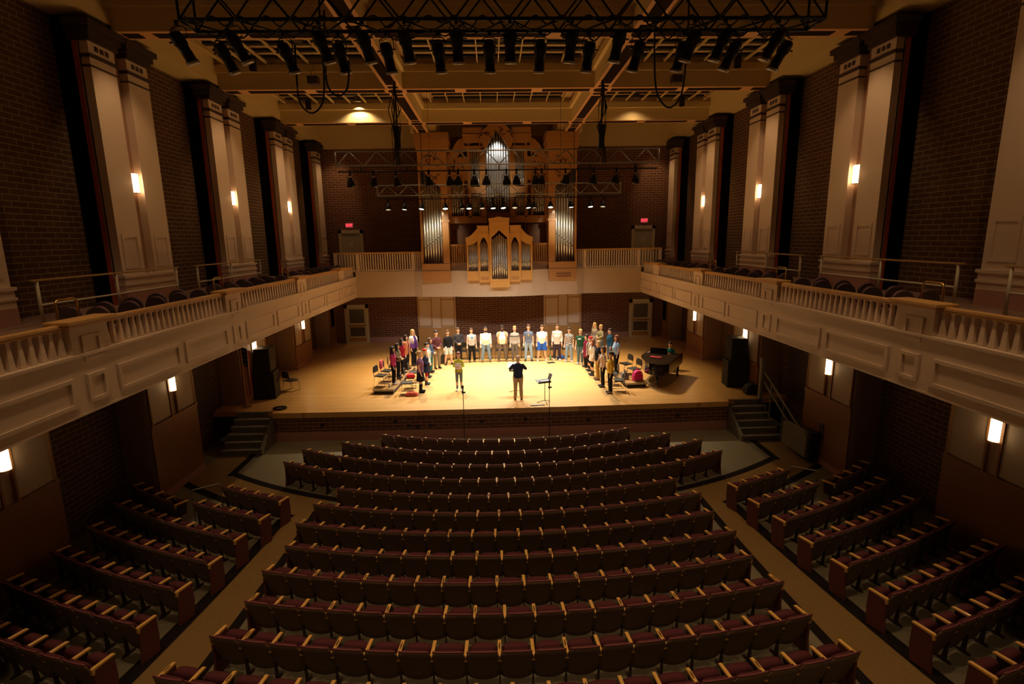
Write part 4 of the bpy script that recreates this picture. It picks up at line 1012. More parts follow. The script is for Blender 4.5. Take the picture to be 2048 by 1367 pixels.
t = thing('folder', 'black music folder lying on the stage floor', 'folder', (2.45, 25.9, 0), .3); MB().box(-.2, .2, -.14, .14, 0, .015).build('cover', BLKP, t, .004)
t = thing('cable_coil', 'coiled black cable on the left stage edge', 'cable', (-8.5, 19.45, .02))
b = MB()
for q in range(3): b.path([(.24*cos(2*pi*k/24), .17*sin(2*pi*k/24), .015*q) for k in range(25)], .02, 6)
b.build('coil', BLKP, t, smooth=True)
bag('cable_bag', 'black cable bag on the right stage edge', (9.75, 19.85, 0), BLKP, .6, .35, .42)
# music stand with laptop, conductor stand, power strip
def stand(name, label, x, y, h, rz, tilt):
    t = thing(name, label, 'music stand', (x, y, 0), rz)
    for k in range(3):
        a = 2*pi*k/3 + .5; MB().path([(0, 0, .12), (.14*cos(a), .14*sin(a), .07), (.3*cos(a), .3*sin(a), .012)], .013, 6).build('leg', BLKM, t, smooth=True)
    MB().tube((0, 0, .1), (0, 0, h), .014, seg=8).build('pole', BLKM, t, smooth=True)
    o = MB().box(-.26, .26, -.01, .01, -.02, .34).box(-.26, .26, -.06, .0, -.02, -.005).build('desk', BLKM, t); o.location = (0, 0, h); o.rotation_euler = (tilt, 0, 0)
    return t
stand('music_stand', 'black music stand carrying an open laptop', 1.5, 19.3, .8, .3, -1.4)
t = thing('laptop', 'open silver laptop on a music stand', 'laptop', (1.5, 19.45, .86), .3 + pi*.0)
o = MB().box(-.18, .18, -.14, .12, -.01, .012).build('keyboard_base', mat('laptop_grey', (.45, .45, .42), .4, .5), t, .004); MB().box(-.14, .14, -.02, .1, .012, .015).build('keys', BLKP, o)
o = MB().box(-.01, .01, -.14, .12, 0, .25).build('screen', mat('laptop_lid', (.10, .10, .12), .3), t, .004); o.location = (.18, 0, .01); o.rotation_euler = (0, .35, 0)
stand('music_stand', 'black conductor music stand with white score', .46, 20.75, .92, 0, -1.1)
t = thing('score', 'open white music score on the conductor stand', 'sheet music', (.4, 20.95, .99)); o = MB().box(-.24, .24, -.005, .005, 0, .3).build('pages', mat('paper', (.85, .83, .78), .8), t); o.rotation_euler = (-1.1, 0, 0); o.location = (0, 0, .04)
t = thing('power_strip', 'white power strip on the stage front edge', 'power strip', (1.2, 19.05, 0), .1); MB().box(-.28, .28, -.03, .03, 0, .04).build('strip', IVORY, t, .006)
# microphones on tall poles in front of the stage
for x, y, zt, lab in ((-1.53, 18.35, .98, 'tall black microphone stand in front of the woman in olive'), (1.58, 18.4, 1.08, 'tall black microphone stand in front of the laptop stand')):
    zb = zf(x, y)
    t = thing('microphone_stand', lab, 'microphone', (x, y, zb))
    MB().lathe([(.14, 0), (.14, .02), (.03, .04)], seg=18).build('base', BLKM, t); MB().tube((0, 0, .02), (0, 0, zt-zb-.25), .013, seg=8).build('pole', BLKM, t, smooth=True)
    MB().lathe([(.02, zt-zb-.28), (.025, zt-zb-.05), (.04, zt-zb), (.036, zt-zb+.05), (.012, zt-zb+.07)], seg=12).build('microphone', BLKP, t, smooth=True); MB().box(-.05, .09, -.02, .02, zt-zb-.22, zt-zb-.17).build('clip', BLKP, t)
# loudspeaker stacks
for s in (-1, 1):
    x = s*9.6; y = 21.1
    for z0, w_, h_, nm in ((0, .78, 1.1, 'lower'), (1.1, .6, .95, 'upper')):
        t = thing('loudspeaker', 'tall black loudspeaker at the %s of the stage, %s of its stack' % (LAMPN[s], nm), 'loudspeaker', (x, y, z0), s*-.12)
        MB().box(-w_/2, w_/2, -.38, .38, 0, h_).build('cabinet', mat('speaker_black', (.008, .008, .009), .6), t, .015)
        MB().box(-w_/2+.04, w_/2-.04, -.395, -.38, .05, h_-.06).build('grille', mat('speaker_grille', (.014, .014, .015), .8), t)
        for q in (-1, 1): MB().box(q*w_/2 - .01, q*w_/2 + .01, -.07, .07, h_*.55, h_*.65).build('handle', BLKM, t)
# flag on a pole
t = thing('flag', 'american flag hanging from a pole beside the left loudspeakers', 'flag', (-9.85, 19.72, 0))
MB().lathe([(.17, 0), (.17, .04), (.04, .07)], seg=16).build('base', BRASS, t); MB().tube((0, 0, .05), (0, 0, 2.5), .017, seg=8).build('pole', RAILW, t, smooth=True); MB().ball((0, 0, 2.54), .05).build('finial', BRASS, t, smooth=True)
RED_ = mat('flag_red', (.45, .03, .03), .85); WHT_ = mat('flag_white', (.62, .55, .45), .85); BLU_ = mat('flag_blue', (.02, .025, .09), .85)
b = MB(); nx, nz = 26, 26
vs = []; fs = []
for i in range(nz+1):
    v = i/nz
    for k in range(nx+1):
        u = k/nx; x = .02 + .34*u*(1-.35*v) + .05*v; yy = .055*sin(u*15 + v*2)*(.4 + .6*u); z = 2.4 - 1.95*v - .22*u*(1-v)
        vs.append((x, yy, z))
b.v = vs
for i in range(nz):
    for k in range(nx):
        a = i*(nx+1)+k; b.f.append((a, a+1, a+nx+2, a+nx+1))
        b.mi.append(2 if i < 10 and k < 18 else (0 if (k*13//nx) % 2 == 0 else 1))
o = b.build('cloth', [RED_, WHT_, BLU_], t, smooth=True); q = o.modifiers.new('t', 'SOLIDIFY'); q.thickness = .006
st_ = MB()
for i in range(4):
    for k in range(3):
        poly = []; cx, cz = .08 + .075*k + .03*(i % 2), 2.22 - .17*i
        for j in range(10):
            r_ = .022 if j % 2 == 0 else .009; a = pi/2 + 2*pi*j/10; poly.append((cx + r_*cos(a), cz + r_*sin(a)))
        st_.prism(poly, -.066, -.060, 'y')
st_.build('stars', WHT_, o)
# wheelchair stair lift beside the right steps
t = thing('stair_lift', 'folded grey wheelchair stair lift beside the right stage steps', 'stair lift', (0, 0, 0))
LG = mat('lift_grey', (.24, .225, .18), .5)
MB().prism([(15.85, -.98), (17.25, -.98), (17.25, -.2), (16.95, -.12), (16.0, -.12), (15.85, -.25)], 9.62, 9.74, 'x').build('folded_platform', LG, t, .02)
MB().box(9.74, 9.98, 15.75, 16.2, -1.1, -.1).build('carriage', BLKP, t, .03)
MB().box(9.66, 9.78, 19.05, 19.2, 0, 1.6).build('tower', LG, t, .01)
for dz in (.0, .38): MB().path([(9.8, 19.2, 1.15-dz), (9.8, 16.9, -.05-dz), (9.8, 16.3, -.3-dz)], .04, 8).build('rail', LG, t, smooth=True)
for y_, z_ in ((18.5, .78), (17.6, .32)): MB().tube((9.8, y_, z_), (9.8, y_, -1.0 + max(0, (y_-17.85)/.27*.19)), .03, seg=8).build('support_post', LG, t)
t = thing('wall_plate', 'dark control plates on oak wall behind the stair lift', 'control panel', (10.03, 15.75, .0)); MB().box(-.02, .0, -.1, .1, -.3, -.05).box(-.02, 0, -.1, .1, .0, .2).build('plates', DARK, t)

# grand piano: keyboard toward the right rear, tail toward the stage edge
pt_ = thing('grand_piano', 'black grand piano with lid removed at the right of the stage', 'piano', (6.72, 22.2, 0), radians(-32))
pt_.scale = (1, 1.14, 1)
# local axes: x across keyboard (bass at +x), y from tail (-1.05) to keyboard (1.15)
out = [(-.75, 1.15), (-.75, .2), (-.72, -.1), (-.6, -.4), (-.42, -.7), (-.25, -1.0), (-.02, -1.2), (.3, -1.27), (.6, -1.2), (.74, -.95), (.75, -.5), (.75, 1.15)]
MB().prism(out, .56, .98, 'z').build('case', PIANO, pt_, .015)
inner = [(x*.93, y*.93 if y < 1 else .72) for x, y in out]
MB().prism(inner, .985, .992, 'z').build('soundboard', mat('gold_plate', (.025, .016, .01), .3, .3), pt_)
rim = MB()
for (xa, ya), (xb, yb) in zip(out, out[1:]):
    d = Vector((xb-xa, yb-ya)); n_ = Vector((d.y, -d.x)).normalized()*.04
    rim.add([(xa, ya, .98), (xb, yb, .98), (xb, yb, 1.03), (xa, ya, 1.03), (xa-n_.x*-1*0+(-xa)*.05, ya*.95, 1.03), (xb*.95, yb*.95, 1.03), (xb*.95, yb*.95, .98), (xa*.95, ya*.95, .98)], [(0, 1, 2, 3), (3, 2, 5, 4), (4, 5, 6, 7)])
rim.build('rim', PIANO, pt_)
MB().box(-.7, .7, 1.05, 1.25, .70, .74).build('key_bed', PIANO, pt_, .005)
k_ = MB().box(-.62, .62, 1.06, 1.22, .74, .755).build('keys', IVORY, pt_)
bk = MB()
for i in range(36):
    if i % 7 in (2, 6): continue
    x = -.6 + 1.2*(i+.5)/36; bk.box(x-.008, x+.008, 1.06, 1.15, .755, .768)
bk.build('black_keys', BLKP, k_)
o = MB().box(-.38, .38, -.012, .012, 0, .27).build('music_desk', PIANO, pt_, .004); o.location = (-.18, .62, 1.0); o.rotation_euler = (-.25, 0, 0)
for x, y in ((-.62, .85), (.62, .85), (.25, -.95)):
    o = MB().lathe([(.05, .0), (.05, .05), (.045, .06), (.055, .15), (.075, .62)], x, y, 12).build('leg', PIANO, pt_, smooth=True); MB().lathe([(.06, 0), (.06, .06)], x, y, 12).build('caster', BRASS, o)
MB().box(-.02, .02, .55, .6, .12, .62).box(-.12, .12, .5, .66, .08, .14).build('pedal_lyre', PIANO, pt_)
MB().box(-.35, .15, -.15, .12, .992, 1.03).build('red_cover', mat('red_felt', (.30, .02, .03), .9), pt_, .01)
# ================================================================== PEOPLE
SKIN = {'fair': (.72, .43, .28), 'tan': (.58, .32, .18), 'dark': (.11, .05, .028)}
HAIRC = {'dark': (.018, .010, .007), 'brown': (.085, .038, .016), 'red': (.20, .055, .02), 'blonde': (.52, .33, .12), 'grey': (.25, .22, .19)}
REMESH = []
def loft(mb, secs, seg=16, cap=True):
    """secs: (z, rx, ry, cx, cy)"""
    vs = []
    for z, rx, ry, cx, cy in secs:
        for k in range(seg):
            a = 2*pi*k/seg; vs.append((cx + rx*cos(a), cy + ry*sin(a), z))
    n = len(secs); fs = [(i*seg + k, i*seg + (k+1) % seg, (i+1)*seg + (k+1) % seg, (i+1)*seg + k) for i in range(n-1) for k in range(seg)]
    fs += [tuple(range(seg))[::-1], tuple(range((n-1)*seg, n*seg))]
    return mb.add(vs, fs)
def limb(mb, p0, p1, r0, r1, ends=(1, 1)):
    mb.tube(p0, p1, r0, r1, 12)
    if ends[0]: mb.ball(p0, r0, 12, 8)
    if ends[1]: mb.ball(p1, r1, 12, 8)
def rm(o, vox, it=3):
    q = o.modifiers.new('r', 'REMESH'); q.mode = 'VOXEL'; q.voxel_size = vox; q.use_smooth_shade = True
    q = o.modifiers.new('s', 'SMOOTH'); q.iterations = it; q.factor = .5
    REMESH.append(o); return o
def lerp(a, b, t): return tuple(a[i] + (b[i]-a[i])*t for i in range(3))
def hand(mb, W, d, side, curl=.35):
    """palm, four unequal fingers with a knuckle bend, and a thumb from the side of the palm"""
    d = Vector(d).normalized(); up = Vector((0, -1, 0)) if abs(d.y) < .7 else Vector((0, 0, 1))
    across = d.cross(up).normalized(); curl_dir = d.cross(across).normalized()*side
    W = Vector(W); P = W + d*.05
    for k in (-1, 0, 1): limb(mb, W + across*.012*k, P + across*.02*k + d*.03, .018, .014)
    for k, L in enumerate((.062, .074, .068, .052)):
        a = P + d*.04 + across*(.030 - .02*k); m = a + d*L*.55 + curl_dir*L*.12; e = m + d*L*.5 + curl_dir*L*.5*curl
        limb(mb, a, m, .0095, .0085); limb(mb, m, e, .0085, .0075)
    a = W + d*.025 + across*.026; m = a + across*.028 + d*.025; e = m + d*.035 + across*.004
    limb(mb, a, m, .012, .010); limb(mb, m, e, .010, .0085)
def person(label, x, y, z, h, rz, skin='fair', hair=('short', 'brown'), top=('long', CREAM), bottom=('pants', BLKP), shoes=BLKP,
           pose='down', wd=1.0, fem=False, stance=.10, look=0, group='choir singers', extra=None, seated=False):
    SK = mat('skin_' + skin, SKIN[skin], .5); HR = mat('hair_' + hair[1], HAIRC[hair[1]], .6)
    w_ = wd; b = MB()
    sh = (.142 if fem else .162)*w_
    bust = .022 if fem else 0
    T = [(.86, .150, .105), (.95, .172 if fem else .160, .118), (1.06, .135 if fem else .145, .102), (1.18, .148 if fem else .16, .112 + bust*.5), (1.27, .152 if fem else .168, .115 + bust), (1.36, .145 if fem else .163, .104), (1.42, .105, .08), (1.455, .065, .06), (1.49, .052, .054)]
    belly = max(0, (w_-1.0))*.35
    def tors(d=0, z0=.86, z1=1.5):
        return [(zz, rx*w_ + d, ry*(.5+.5*w_) + d + (belly*.5 if 1.0 < zz < 1.25 else 0), 0, -(belly*.4 if 1.0 < zz < 1.25 else 0)) for zz, rx, ry in T if z0-.01 <= zz <= z1+.01]
    loft(b, tors())
    limb(b, (0, .012, 1.44), (0, -.005, 1.56), .056, .05)
    # head with jaw, nose, ears, brow
    lk = radians(look)
    def H(p): return (p[0]*cos(lk) - p[1]*sin(lk), p[0]*sin(lk) + p[1]*cos(lk), p[2])
    b.ball(H((0, .005, 1.648)), (.081, .099, .110), 16, 12); b.ball(H((0, -.022, 1.585)), (.058, .068, .062), 14, 10)
    limb(b, H((0, -.088, 1.645)), H((0, -.112, 1.612)), .010, .016); b.ball(H((0, -.088, 1.565)), (.026, .014, .013)); b.ball(H((0, -.078, 1.535)), (.028, .02, .018))
    for s in (-1, 1):
        b.ball(H((s*.076, .012, 1.625)), (.012, .024, .034)); b.ball(H((s*.03, -.080, 1.668)), (.024, .014, .010))
    # arms
    AP = {'down': ((.212, .03, 1.12), (.222, -.045, .885)), 'clasp': ((.245, .02, 1.16), (.055, -.20, .985)), 'hold': ((.23, -.03, 1.15), (.07, -.27, 1.14)),
          'conduct': ((.29, -.12, 1.20), (.16, -.34, 1.20)), 'piano': ((.25, -.10, 1.17), (.18, -.40, 1.08)), 'fold': ((.24, -.05, 1.15), (.06, -.19, 1.05))}
    arms = []
    for s in (-1, 1):
        E, Wp = AP[pose]; S0_ = (s*sh, .005, 1.365); E = (s*E[0]*(.55+.45*w_) - s*(.015 if fem else 0), E[1], E[2]); Wp = (s*Wp[0]*(.55+.45*w_), Wp[1], Wp[2])
        limb(b, S0_, E, .052*(.5+.5*w_), .040); limb(b, E, Wp, .040, .027); arms.append((S0_, E, Wp))
        d = (Vector(Wp) - Vector(E)); d = d if pose == 'down' else Vector((-s*.75, -.4, .1))
        hand(b, Wp, d, s, .5)
    # legs
    legs = []
    for s in (-1, 1):
        Hp = (s*.088*w_, .0, .90)
        if seated: K = (s*.11, -.44, .88); A = (s*.11, -.42, .47); A = (s*.11, -.40, .46)
        else: K = (s*(.088 + (stance-.088)*.5), -.015, .50); A = (s*stance, .02, .085)
        limb(b, Hp, K, .088*(.4+.6*w_), .056); limb(b, K, lerp(K, A, .35), .056, .06); limb(b, lerp(K, A, .35), A, .06, .038)
        F = (A[0] + s*.02, A[1]-.15, A[2]-.045); limb(b, (A[0], A[1]+.01, A[2]-.035), F, .04, .032); legs.append((Hp, K, A, F))
    body = rm(b.build('person', SK), .0115, 3)
    tag(body, label, 'person', group); sc = h/1.75
    body.location = (x, y, z - (.415*sc if seated else 0)); body.rotation_euler = (0, 0, rz); body.scale = (sc, sc, sc)
    def kid(mb, name, m, vox=.015, it=3):
        o = mb.build(name, m, body)
        return rm(o, vox, it) if vox else o
    # top
    kind, tm = top[0], top[1]
    if kind != 'none':
        t = MB(); hem = .88 if len(top) < 3 else top[2]
        secs = tors(.018, .95, 1.42); base = secs[0]
        loft(t, [(hem, base[1]*1.0 + (.02 if hem < .8 else 0), base[2] + (.02 if hem < .8 else 0), 0, base[4])] + secs + [(1.46, .075, .068, 0, .004)])
        for S0_, E, Wp in arms:
            e1 = lerp(S0_, E, .62) if kind == 'short' else (lerp(S0_, E, .2) if kind == 'vest' else E)
            limb(t, S0_, e1, .062*(.5+.5*w_), .058 if kind == 'short' else .056, (1, kind == 'long'))
            if kind == 'long': limb(t, E, lerp(E, Wp, .93), .056, .042, (1, 0))
        kid(t, 'dress' if hem < .6 else 'shirt', tm)
    bk, bmt = bottom
    if bk != 'none':
        t = MB()
        if bk == 'skirt': loft(t, [(.50, .215*w_, .19, 0, 0), (.7, .20*w_, .165, 0, 0), (.95, .178*w_, .13, 0, 0), (1.02, .155*w_, .118, 0, 0)])
        else:
            if not seated: loft(t, [(.84, .168*w_, .122, 0, 0), (.95, (.182 if fem else .17)*w_, .128, 0, 0), (1.02, .152*w_, .115, 0, 0)])
            else: loft(t, [(.83, .168*w_, .13, 0, 0), (.95, .172*w_, .128, 0, 0), (1.02, .152*w_, .115, 0, 0)])
            for Hp, K, A, F in legs:
                if bk == 'shorts': limb(t, Hp, lerp(Hp, K, .92), .112*w_, .098*w_, (1, 0))
                else:
                    tight = bk == 'tights'
                    limb(t, Hp, K, (.094 if tight else .104)*(.4+.6*w_), .062 if tight else .076); limb(t, K, lerp(K, A, .98), .062 if tight else .076, .046 if tight else .066, (1, 0))
        kid(t, bk if bk in ('skirt', 'shorts') else ('leggings' if bk == 'tights' else 'trousers'), bmt)
    for Hp, K, A, F in legs:
        t = MB(); limb(t, (A[0], A[1]+.02, A[2]-.037), (F[0], F[1]-.01, F[2]-.002), .047, .040); t.box(A[0]-.04, A[0]+.04, A[1]-.17, A[1]+.06, A[2]-.085, A[2]-.06)
        if isinstance(shoes, tuple): limb(t, (A[0], A[1], A[2]-.02), lerp(A, K, shoes[1]), .055, .066, (1, 0))
        kid(t, 'boot' if isinstance(shoes, tuple) else 'shoe', shoes[0] if isinstance(shoes, tuple) else shoes, .014, 2)
    # face
    t = MB()
    for s in (-1, 1): t.ball(H((s*.03, -.083, 1.648)), (.013, .008, .008), 8, 6)
    kid(t, 'eyes', mat('eye_dark', (.02, .012, .01), .3), 0)
    t = MB(); t.ball(H((0, -.089, 1.577)), (.024, .010, .009), 10, 6); kid(t, 'mouth', mat('lips', (.38, .10, .08), .5), 0)
    # hair and headwear
    hs = hair[0]; t = MB()
    if hs not in ('bald',):
        t.ball(H((0, .012, 1.707)), (.090, .108, .083), 16, 10); t.ball(H((0, .045, 1.655)), (.086, .078, .085), 16, 10)
        if hs == 'long':
            p = [(1.36, .115, .055, .065), (1.46, .12, .065, .062), (1.56, .10, .08, .045), (1.66, .09, .09, .025)]
            loft(t, [(zz, rx, ry) + H((0, cy, 0))[:2] for zz, rx, ry, cy in p])
            for s in (-1, 1): limb(t, H((s*.078, -.01, 1.66)), H((s*.105, -.065, 1.36)), .026, .034)
        elif hs == 'bob':
            for s in (-1, 1): limb(t, H((s*.07, .0, 1.66)), H((s*.085, .0, 1.53)), .03, .035)
            limb(t, H((0, .07, 1.64)), H((0, .07, 1.53)), .05, .05)
        elif hs == 'bun': t.ball(H((0, .125, 1.69)), .045)
        kid(t, 'hair', HR, .013, 3)
    if extra: extra(body, kid, H, arms, w_)
    return body
def C(n, r, g, b_): return mat('cloth_' + n, (r, g, b_), .88, var=.06, scale=14, spec=.15)
DEN, LDEN, BLKC, KHAKI, GREYC, WHITEC = C('denim', .10, .16, .24), C('light_denim', .26, .38, .50), C('black', .012, .012, .014), C('khaki', .42, .29, .15), C('grey', .12, .11, .10), C('white', .78, .76, .72)
SHB, SHW, SHBR = mat('shoe_black', (.012, .012, .012), .5), mat('shoe_white', (.68, .66, .62), .6), mat('shoe_brown', (.16, .07, .03), .5)
def beret(m, name='beret'):
    def f(body, kid, H, arms, w_):
        t = MB(); t.ball(H((0, .025, 1.735)), (.112, .118, .05), 16, 8); t.ball(H((0, .02, 1.70)), (.09, .10, .05), 16, 8); kid(t, name, m, .014, 2)
    return f
def beard_cap(body, kid, H, arms, w_):
    t = MB(); t.ball(H((0, -.05, 1.545)), (.066, .062, .062), 12, 8); kid(t, 'beard', mat('hair_dark', HAIRC['dark'], .6), .014, 2)
    t = MB(); t.ball(H((0, .01, 1.705)), (.088, .104, .065), 14, 8); t.box(-.065, .065, -.165, -.06, 1.695, 1.708); kid(t, 'cap', C('cap_grey', .20, .17, .13), .012, 2)
def vest(body, kid, H, arms, w_):
    t = MB()
    for s in (-1, 1):
        loft(t, [(.90, .075, .15, s*.135*w_, 0), (1.1, .07, .145, s*.135*w_, 0), (1.3, .075, .155, s*.14*w_, 0), (1.42, .06, .12, s*.13*w_, 0), (1.47, .03, .085, s*.10*w_, 0)])
    loft(t, [(.90, .19*w_, .05, 0, .115), (1.2, .19*w_, .05, 0, .115), (1.42, .16*w_, .05, 0, .08), (1.48, .1, .05, 0, .06)])
    kid(t, 'vest', C('vest_khaki', .40, .30, .12))
    t = MB(); t.ball(H((0, -.05, 1.55)), (.062, .058, .05), 12, 8); kid(t, 'beard', mat('hair_dark', HAIRC['dark'], .6), .014, 2)
def cardigan(m, z0=.86):
    def f(body, kid, H, arms, w_):
        t = MB()
        for s in (-1, 1): loft(t, [(z0, .085, .16, s*.13*w_, .005), (1.1, .08, .15, s*.12*w_, 0), (1.3, .085, .158, s*.125*w_, 0), (1.42, .065, .12, s*.12*w_, 0), (1.475, .035, .08, s*.085*w_, 0)])
        loft(t, [(z0, .20*w_, .06, 0, .11), (1.2, .18*w_, .055, 0, .11), (1.42, .15*w_, .05, 0, .08), (1.485, .09, .045, 0, .05)])
        for S0_, E, Wp in arms: limb(t, S0_, E, .076, .062); limb(t, E, lerp(E, Wp, .93), .062, .048, (1, 0))
        kid(t, 'cardigan', m)
    return f
def scarf(m):
    def f(body, kid, H, arms, w_):
        t = MB(); t.lathe([(.07, 1.44), (.10, 1.45), (.105, 1.5), (.075, 1.53)], seg=16); loft(t, [(1.0, .05, .02, .03, -.155), (1.3, .055, .025, .03, -.16), (1.46, .06, .03, .02, -.09)]); kid(t, 'scarf', m, .014)
    return f
def shirt_print(m, w=.05, h=.05, z=1.28, ry=.135):
    def f(body, kid, H, arms, w_):
        t = MB(); n = 12; t.prism([(w*cos(2*pi*k/n), z + h*sin(2*pi*k/n)) for k in range(n)], -ry-.018*w_-.004, -ry+.03, 'y'); kid(t, 'shirt_print', m, 0)
    return f
def glasses_f(body, kid, H, arms, w_):
    t = MB()
    for s in (-1, 1): t.path([H((s*.032 + .022*cos(2*pi*k/10), -.098, 1.648 + .016*sin(2*pi*k/10))) for k in range(11)], .003, 5)
    kid(t, 'glasses', BLKM, 0)
RF = pi/2; LF = -pi/2
# ---- the row of men at the back, facing the hall
G = 'men in the back row'
person('man in maroon sweater and khaki trousers, hands clasped, left of men', -3.18, 25.3, 0, 1.86, .55, 'fair', ('short', 'dark'), ('long', C('maroon', .11, .035, .04)), ('pants', C('olive_khaki', .22, .17, .10)), SHB, 'clasp', 1.0, group=G)
person('man in black hoodie and pale blue shorts', -2.69, 26.05, 0, 1.74, .45, 'fair', ('short', 'brown'), ('long', BLKC), ('shorts', C('pale_blue', .55, .68, .68)), SHB, 'down', 1.02, stance=.17, group=G)
person('man in charcoal sweater with hands clasped in front', -2.19, 26.35, 0, 1.80, .25, 'fair', ('short', 'brown'), ('long', C('charcoal', .035, .035, .04)), ('pants', BLKC), SHB, 'clasp', 1.08, group=G)
person('man in light grey tee with blue print and black trousers', -1.53, 26.5, 0, 1.74, .2, 'fair', ('short', 'brown'), ('short', C('light_grey', .50, .49, .46)), ('pants', BLKC), SHBR, 'down', 1.08, stance=.13, group=G, extra=shirt_print(C('print_blue', .12, .35, .60), .06, .055, 1.3, .145))
person('bearded man in grey cap, white pullover and jeans', -.81, 26.45, 0, 1.80, .1, 'fair', ('short', 'dark'), ('long', WHITEC), ('pants', C('blue_jeans', .17, .27, .38)), SHBR, 'down', 1.28, stance=.2, group=G, extra=beard_cap)
person('man in white tee, khaki vest and grey trousers', .03, 26.5, 0, 1.84, 0, 'dark', ('short', 'dark'), ('short', WHITEC), ('pants', C('taupe', .14, .115, .09)), SHBR, 'down', 1.25, stance=.19, group=G, extra=vest)
person('slim man in grey sweater with one black chest stripe', .66, 26.45, 0, 1.80, 0, 'fair', ('short', 'blonde'), ('long', pattern('grey_band', 'band', (.34, .32, .28), (.01, .01, .01), 1.27)), ('pants', GREYC), SHBR, 'down', .96, group=G)
person('man in slate blue tee and light jeans', 1.36, 26.45, 0, 1.87, -.05, 'fair', ('short', 'brown'), ('short', C('slate', .13, .16, .24)), ('pants', LDEN), SHB, 'down', 1.0, stance=.15, group=G, extra=shirt_print(C('print_gold', .40, .32, .12), .04, .06))
person('man in white tee and bright blue shorts', 2.04, 26.38, 0, 1.84, -.1, 'fair', ('short', 'brown'), ('short', C('bright_white', .85, .83, .80)), ('shorts', C('royal', .03, .12, .55)), SHW, 'down', 1.2, stance=.19, group=G)
person('man in white untucked shirt and dark trousers', 2.82, 26.45, 0, 1.86, -.2, 'fair', ('short', 'brown'), ('long', C('ivory', .68, .65, .60), .80), ('pants', C('aubergine', .05, .035, .05)), SHW, 'down', 1.1, stance=.13, group=G)
person('man in black and white plaid shirt and light jeans', 3.38, 26.05, 0, 1.74, -.3, 'fair', ('short', 'dark'), ('short', pattern('plaid', 'check', (.62, .60, .56), (.06, .06, .07), 16)), ('pants', LDEN), SHW, 'down', .98, stance=.14, group=G, extra=glasses_f)
person('man in dark green tee with white lettering patch and jeans', 3.86, 25.5, 0, 1.73, -.5, 'fair', ('short', 'blonde'), ('short', C('forest', .02, .075, .04)), ('pants', C('mid_denim', .10, .16, .20)), SHW, 'down', 1.08, group=G, extra=shirt_print(WHITEC, .085, .028, 1.3, .14))
# ---- women standing left of the stage, facing right
G = 'singers left of the stage'
person('woman with long dark hair in bright pink jacket, on left riser', -4.64, 21.85, RH, 1.60, RF, 'fair', ('long', 'dark'), ('long', C('pink', .55, .05, .16)), ('pants', BLKC), SHW, 'down', 1.0, True, group=G)
person('woman in leopard print cardigan on left riser', -4.60, 22.75, RH, 1.56, RF-.1, 'fair', ('long', 'dark'), ('long', pattern('leopard', 'spots', (.10, .07, .04), (.45, .36, .20), 18)), ('pants', BLKC), SHB, 'clasp', 1.0, True, group=G)
person('woman with dark hair in red blouse on left riser', -4.55, 23.65, RH, 1.60, RF-.25, 'fair', ('long', 'dark'), ('long', C('crimson', .32, .015, .025)), ('pants', BLKC), SHB, 'down', 1.0, True, group=G)
person('woman in orange cardigan and plum scarf on left riser', -4.50, 24.45, RH, 1.62, RF-.3, 'fair', ('long', 'dark'), ('long', C('plum', .16, .05, .07)), ('pants', BLKC), SHB, 'down', 1.0, True, group=G, extra=cardigan(C('orange', .60, .24, .09), .8))
person('tall blonde woman in white and purple cardigan on left riser', -4.28, 25.2, RH, 1.74, RF-.5, 'fair', ('long', 'blonde'), ('long', C('purple', .07, .025, .16)), ('pants', BLKC), SHB, 'down', 1.12, True, group=G, extra=cardigan(pattern('ombre', 'ombre', (.13, .04, .25), (.74, .70, .64), 1.08)))
person('blonde woman in purple floral top, dark skirt and black boots', -3.43, 21.2, 0, 1.72, RF, 'fair', ('bun', 'blonde'), ('short', pattern('floral', 'spots', (.28, .10, .22), (.06, .05, .14), 12)), ('skirt', BLKC), (BLKC, .75), 'down', 1.05, True, group=G)
person('woman in red beret and navy coat with red tights', -3.35, 22.4, 0, 1.56, RF, 'fair', ('long', 'blonde'), ('long', C('navy', .02, .025, .06), .62), ('tights', C('red_tights', .40, .02, .03)), (SHB, .3), 'clasp', 1.0, True, group=G, extra=beret(C('beret_red', .60, .01, .015)))
person('dark-haired woman in white top with pale scarf behind red beret', -3.42, 23.6, 0, 1.60, RF-.1, 'fair', ('bun', 'dark'), ('long', WHITEC, .72), ('pants', BLKC), SHB, 'down', 1.0, True, group=G, extra=scarf(C('pale_teal', .40, .52, .50)))
person('woman with long brown hair in denim jacket beside maroon-sweater man', -3.40, 24.55, 0, 1.64, RF-.15, 'fair', ('long', 'brown'), ('long', C('denim_jacket', .06, .09, .15)), ('pants', C('teal', .03, .14, .16)), SHB, 'clasp', 1.0, True, group=G)
# ---- women standing right of the stage, facing left
G = 'singers right of the stage'
person('blonde woman in cream and black striped sweater, rear right', 4.82, 26.9, RH, 1.62, LF+.6, 'fair', ('long', 'blonde'), ('long', pattern('stripes', 'stripe', (.58, .52, .42), (.10, .08, .07), 4.5)), ('pants', DEN), SHB, 'down', 1.0, True, group=G)
person('woman in olive jacket on right riser', 5.0, 26.2, RH, 1.62, LF+.5, 'fair', ('bob', 'blonde'), ('long', C('olive', .26, .24, .13)), ('pants', DEN), SHB, 'fold', 1.02, True, group=G)
person('dark-haired woman in teal blue sweater on right riser', 5.16, 24.8, RH, 1.66, LF+.2, 'fair', ('bun', 'dark'), ('long', C('petrol', .015, .08, .16)), ('pants', DEN), SHB, 'down', 1.05, True, group=G)
person('red-haired woman in light blue tee on right riser', 5.05, 22.9, RH, 1.68, LF+.1, 'fair', ('long', 'red'), ('short', C('sky', .30, .46, .68)), ('pants', BLKC), SHB, 'down', 1.18, True, group=G)
